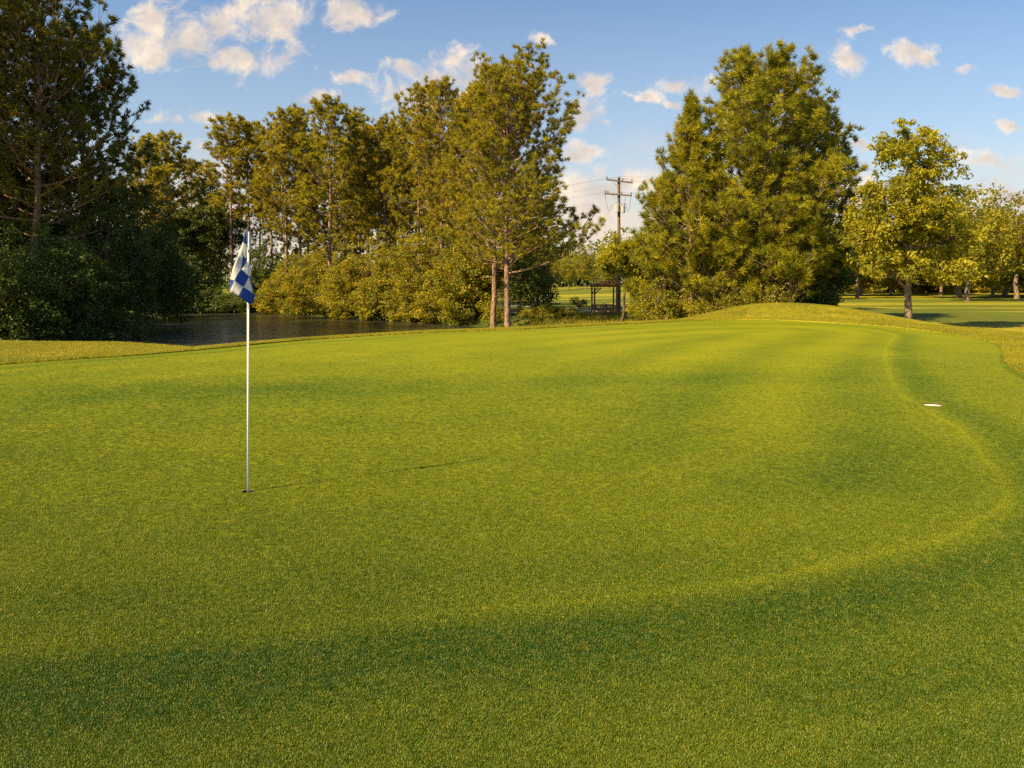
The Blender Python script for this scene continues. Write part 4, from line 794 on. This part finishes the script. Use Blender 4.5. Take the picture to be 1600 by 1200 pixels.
# ------------------------------------------------------------------ utility pole
M_WOOD = simple('pole_wood', (0.13, 0.088, 0.060), 0.85, 5, 0.35, stretch=(1, 1, .15)); M_STEEL = simple('grey_steel', (0.36, 0.37, 0.38), 0.5)
YP = 70.0; bp_ = G(967, YP); M_WIRE = simple('wire', (.12, .11, .10), .6); up = empty('utility_pole', bp_, 'brown wooden utility pole with two crossarms and grey transformers', 'utility pole')
def Lp(px, py, dy=0.0): q = P(px, py, YP); return Vector((q.x-bp_.x, dy, q.z-bp_.z))
topz = Lp(967, 277).z
bm = bmesh.new(); cyl(bm, (0, 0, -.4), (0, 0, topz), .17, .12, 12); bm_obj('pole', bm, M_WOOD, up)
for (xa, ya, xb, yb) in ((947, 281, 988, 286), (944, 303, 987, 306)):
    a = Lp(xa, ya, -.19); b_ = Lp(xb, yb, -.19); bm = bmesh.new(); beam(bm, a, b_, .10, .13); arm = bm_obj('crossarm', bm, M_WOOD, up)
    c = (a+b_)/2
    for f_ in (.02, .45 if ya < 290 else .12, .62, .97):
        q = a+(b_-a)*f_; bm = bmesh.new(); cyl(bm, q+Vector((0, 0, .06)), q+Vector((0, 0, .16)), .03, .02, 8); cyl(bm, q+Vector((0, 0, .15)), q+Vector((0, 0, .27)), .065, .05, 10); bm_obj('insulator', bm, simple('glaze', (0.10, 0.07, 0.06), .3), up)
    for sg in (-1, 1):
        bm = bmesh.new(); beam(bm, c+Vector((sg*.55, -.06, -.05)), Vector((c.x*0+sg*.1, -.19, c.z-.55)), .03, .03); bm_obj('brace', bm, M_STEEL, up)
for (px, py0, py1, dy) in ((963.5, 321, 332, -.30), (972.5, 323, 333, -.28)):
    a = Lp(px, py1, dy); b_ = Lp(px, py0, dy); bm = bmesh.new(); cyl(bm, a, b_, .21, .21, 16); tr_o = bm_obj('transformer', bm, M_STEEL, up)
    bm = bmesh.new(); cyl(bm, b_, b_+Vector((0, 0, .05)), .225, .19, 16); bm_obj('lid', bm, M_STEEL, tr_o)
    for sg in (-.09, .09):
        bm = bmesh.new(); cyl(bm, b_+Vector((sg, 0, .05)), b_+Vector((sg*1.3, 0, .32)), .035, .02, 8); bm_obj('bushing', bm, simple('porcelain', (.25, .2, .17), .3), tr_o)
bm = bmesh.new(); beam(bm, Lp(955, 321, -.2), Lp(978, 320, -.2), .06, .06); bm_obj('bracket', bm, M_STEEL, up)
def wire(pa, pb, sag, rad=.012, k=14):
    s = np.linspace(0, 1, k); a = np.array(pa); b_ = np.array(pb); pts = a+(b_-a)*s[:, None]; pts[:, 2] -= sag*4*s*(1-s); T = Tubes(); T.add(pts, np.full(k, rad), 4); return T
for (px, py, pc) in ((945, 304, 955), (976, 305, 975), (985, 306, 978)):   # drop leads to the transformers
    T = wire(Lp(px, py, -.25), Lp(pc, 322, -.3), .9, .014); link('drop_wire', T.mesh('drop_wire', M_BLACK), up)
for i, (px, py, dz) in enumerate(((947, 279, 0), (967, 276, 0), (988, 284, 0), (944, 301, 0))):
    w0 = P(px, py, YP); w0.y -= .19
    T = wire(w0, w0+Vector((-95, 75, -1.0)), 2.2, .006, 24); o_ = link('power_line', T.mesh('power_line', M_WIRE))
    setp(o_, ['top left power line leaving the pole towards the big pine', 'power line running left from the very tip of the pole', 'power line running left from the right end of the upper crossarm', 'power line running left from the lower crossarm'][i], 'power line', 'power lines')
    T = wire(w0, w0+Vector((24, -3.5, .4)), .35, .006, 24); o_ = link('power_line', T.mesh('power_line', M_WIRE))
    setp(o_, ['power line running right from the upper crossarm\'s left end', 'power line running right from the very tip of the pole', 'power line running right from the upper crossarm\'s right end', 'power line running right from the lower crossarm'][i], 'power line', 'power lines')
bm = bmesh.new(); gl = G(963, 68); cyl(bm, (gl.x, 68, gl.z-.2), (gl.x, 68.0, P(963, 425, 68).z), .055, .05, 10); po = bm_obj('thin_post', bm, M_WOOD); setp(po, 'thin reddish post standing beside the utility pole above the shelter roof', 'post')

# ------------------------------------------------------------------ wooden shelter
YS_ = 64.0; sb = G(946, YS_); sh = empty('wooden_shelter', sb, 'small old brown wooden shelter with sagging plank roof and crossed railings', 'shelter')
M_OLD = simple('old_timber', (0.24, 0.11, 0.06), 0.85, 7, 0.4); M_RUST = simple('rusty_planks', (0.60, 0.21, 0.07), 0.8, 5, 0.5)
def Ls(px, py, dy=0.0): q = P(px, py, YS_); return Vector((q.x-sb.x, dy, q.z-sb.z))
gz = 0.0
def ground_at(px, dy): q = P(px, 480, YS_); return hz(q.x, YS_+dy)-sb.z-.12
DP = 2.2
for px in (929, 964):
    for dy in (0, DP):
        a = Ls(px, 480, dy); a.z = ground_at(px, dy); b_ = Ls(px, 449, dy); bm = bmesh.new(); beam(bm, a, b_, .13, .13); bm_obj('post', bm, M_OLD, sh, .01)
for dy in (0, DP):
    bm = bmesh.new(); beam(bm, Ls(926, 447, dy), Ls(984, 447, dy), .12, .16); bm_obj('roof_beam', bm, M_OLD, sh, .01)
    bm = bmesh.new(); beam(bm, Ls(930, 459, dy), Ls(939, 449.5, dy), .07, .09); bm_obj('brace', bm, M_OLD, sh)
    bm = bmesh.new(); beam(bm, Ls(930, 477.5, dy), Ls(963, 477.5, dy), .08, .10); bm_obj('rail', bm, M_OLD, sh)
    a = Ls(947, 476, dy); a.z = ground_at(947, dy); bm = bmesh.new(); beam(bm, a, Ls(947, 474.5, dy), .12, .12); bm_obj('short_post', bm, M_OLD, sh)
    for (x0, x1) in ((930, 946), (948, 963)):
        for (y0, y1) in ((478.5, 490), (490, 478.5)):
            bm = bmesh.new(); beam(bm, Ls(x0, y0, dy+(.03 if y0 < y1 else -.03)), Ls(x1, y1, dy+(.03 if y0 < y1 else -.03)), .05, .07); bm_obj('cross_brace', bm, M_OLD, sh)
a = Ls(921.5, 491, -.1); b_ = Ls(929, 474, 0); bm = bmesh.new(); beam(bm, a, b_, .14, .10); bm_obj('leaning_prop', bm, M_OLD, sh)
r3 = random.Random(5)
for i in range(13):                                     # loose roof planks
    f_ = i/12; y0 = -.3+f_*(DP+.6); a = Ls(927+r3.uniform(-2, 3), 446-f_*2.0+r3.uniform(-1.6, .8), y0); b_ = Ls(962+r3.uniform(-8, 14), 439.5+r3.uniform(-3.0, 4.5), y0+r3.uniform(-.3, .3))
    bm = bmesh.new(); beam(bm, a, b_, .17, .035); bm_obj('roof_plank', bm, M_RUST if i % 3 else M_OLD, sh)
for i in range(5):
    a = Ls(948+r3.uniform(-4, 6), 441+r3.uniform(-3, 2), r3.uniform(0, DP)); b_ = Ls(983+r3.uniform(-6, 3), 445+r3.uniform(-3, 1), r3.uniform(0, DP)); bm = bmesh.new(); beam(bm, a, b_, .15, .035); bm_obj('roof_plank', bm, M_RUST, sh)

# cart path sliver on the far side
r = np.random.default_rng(5); pth = [(-3, 96), (1.5, 88), (5.0, 83), (7.4, 78), (8.6, 73)]; s = np.linspace(0, 4, 40); px_ = np.interp(s, range(5), [p[0] for p in pth]); py_ = np.interp(s, range(5), [p[1] for p in pth])
tx = np.gradient(px_); ty = np.gradient(py_); ln = np.hypot(tx, ty); nx, ny = -ty/ln, tx/ln; V = []
for sg in (-.55, 0, .55):
    X = px_+nx*sg; Y = py_+ny*sg; V.append(np.stack([X, Y, hgt(X, Y)+.05], 1))
V = np.concatenate(V); i = np.arange(39); q = np.concatenate([np.stack([i, i+1, i+41, i+40], 1), np.stack([i+40, i+41, i+81, i+80], 1)])
cp = link('cart_path', mesh_np('cart_path', V, q, 4, [simple('path_concrete', (.34, .30, .24), .9, 3, .2)], smooth=True)); setp(cp, kind='structure', label='narrow pale path beyond the shelter')
print('TRIS', TOTAL)
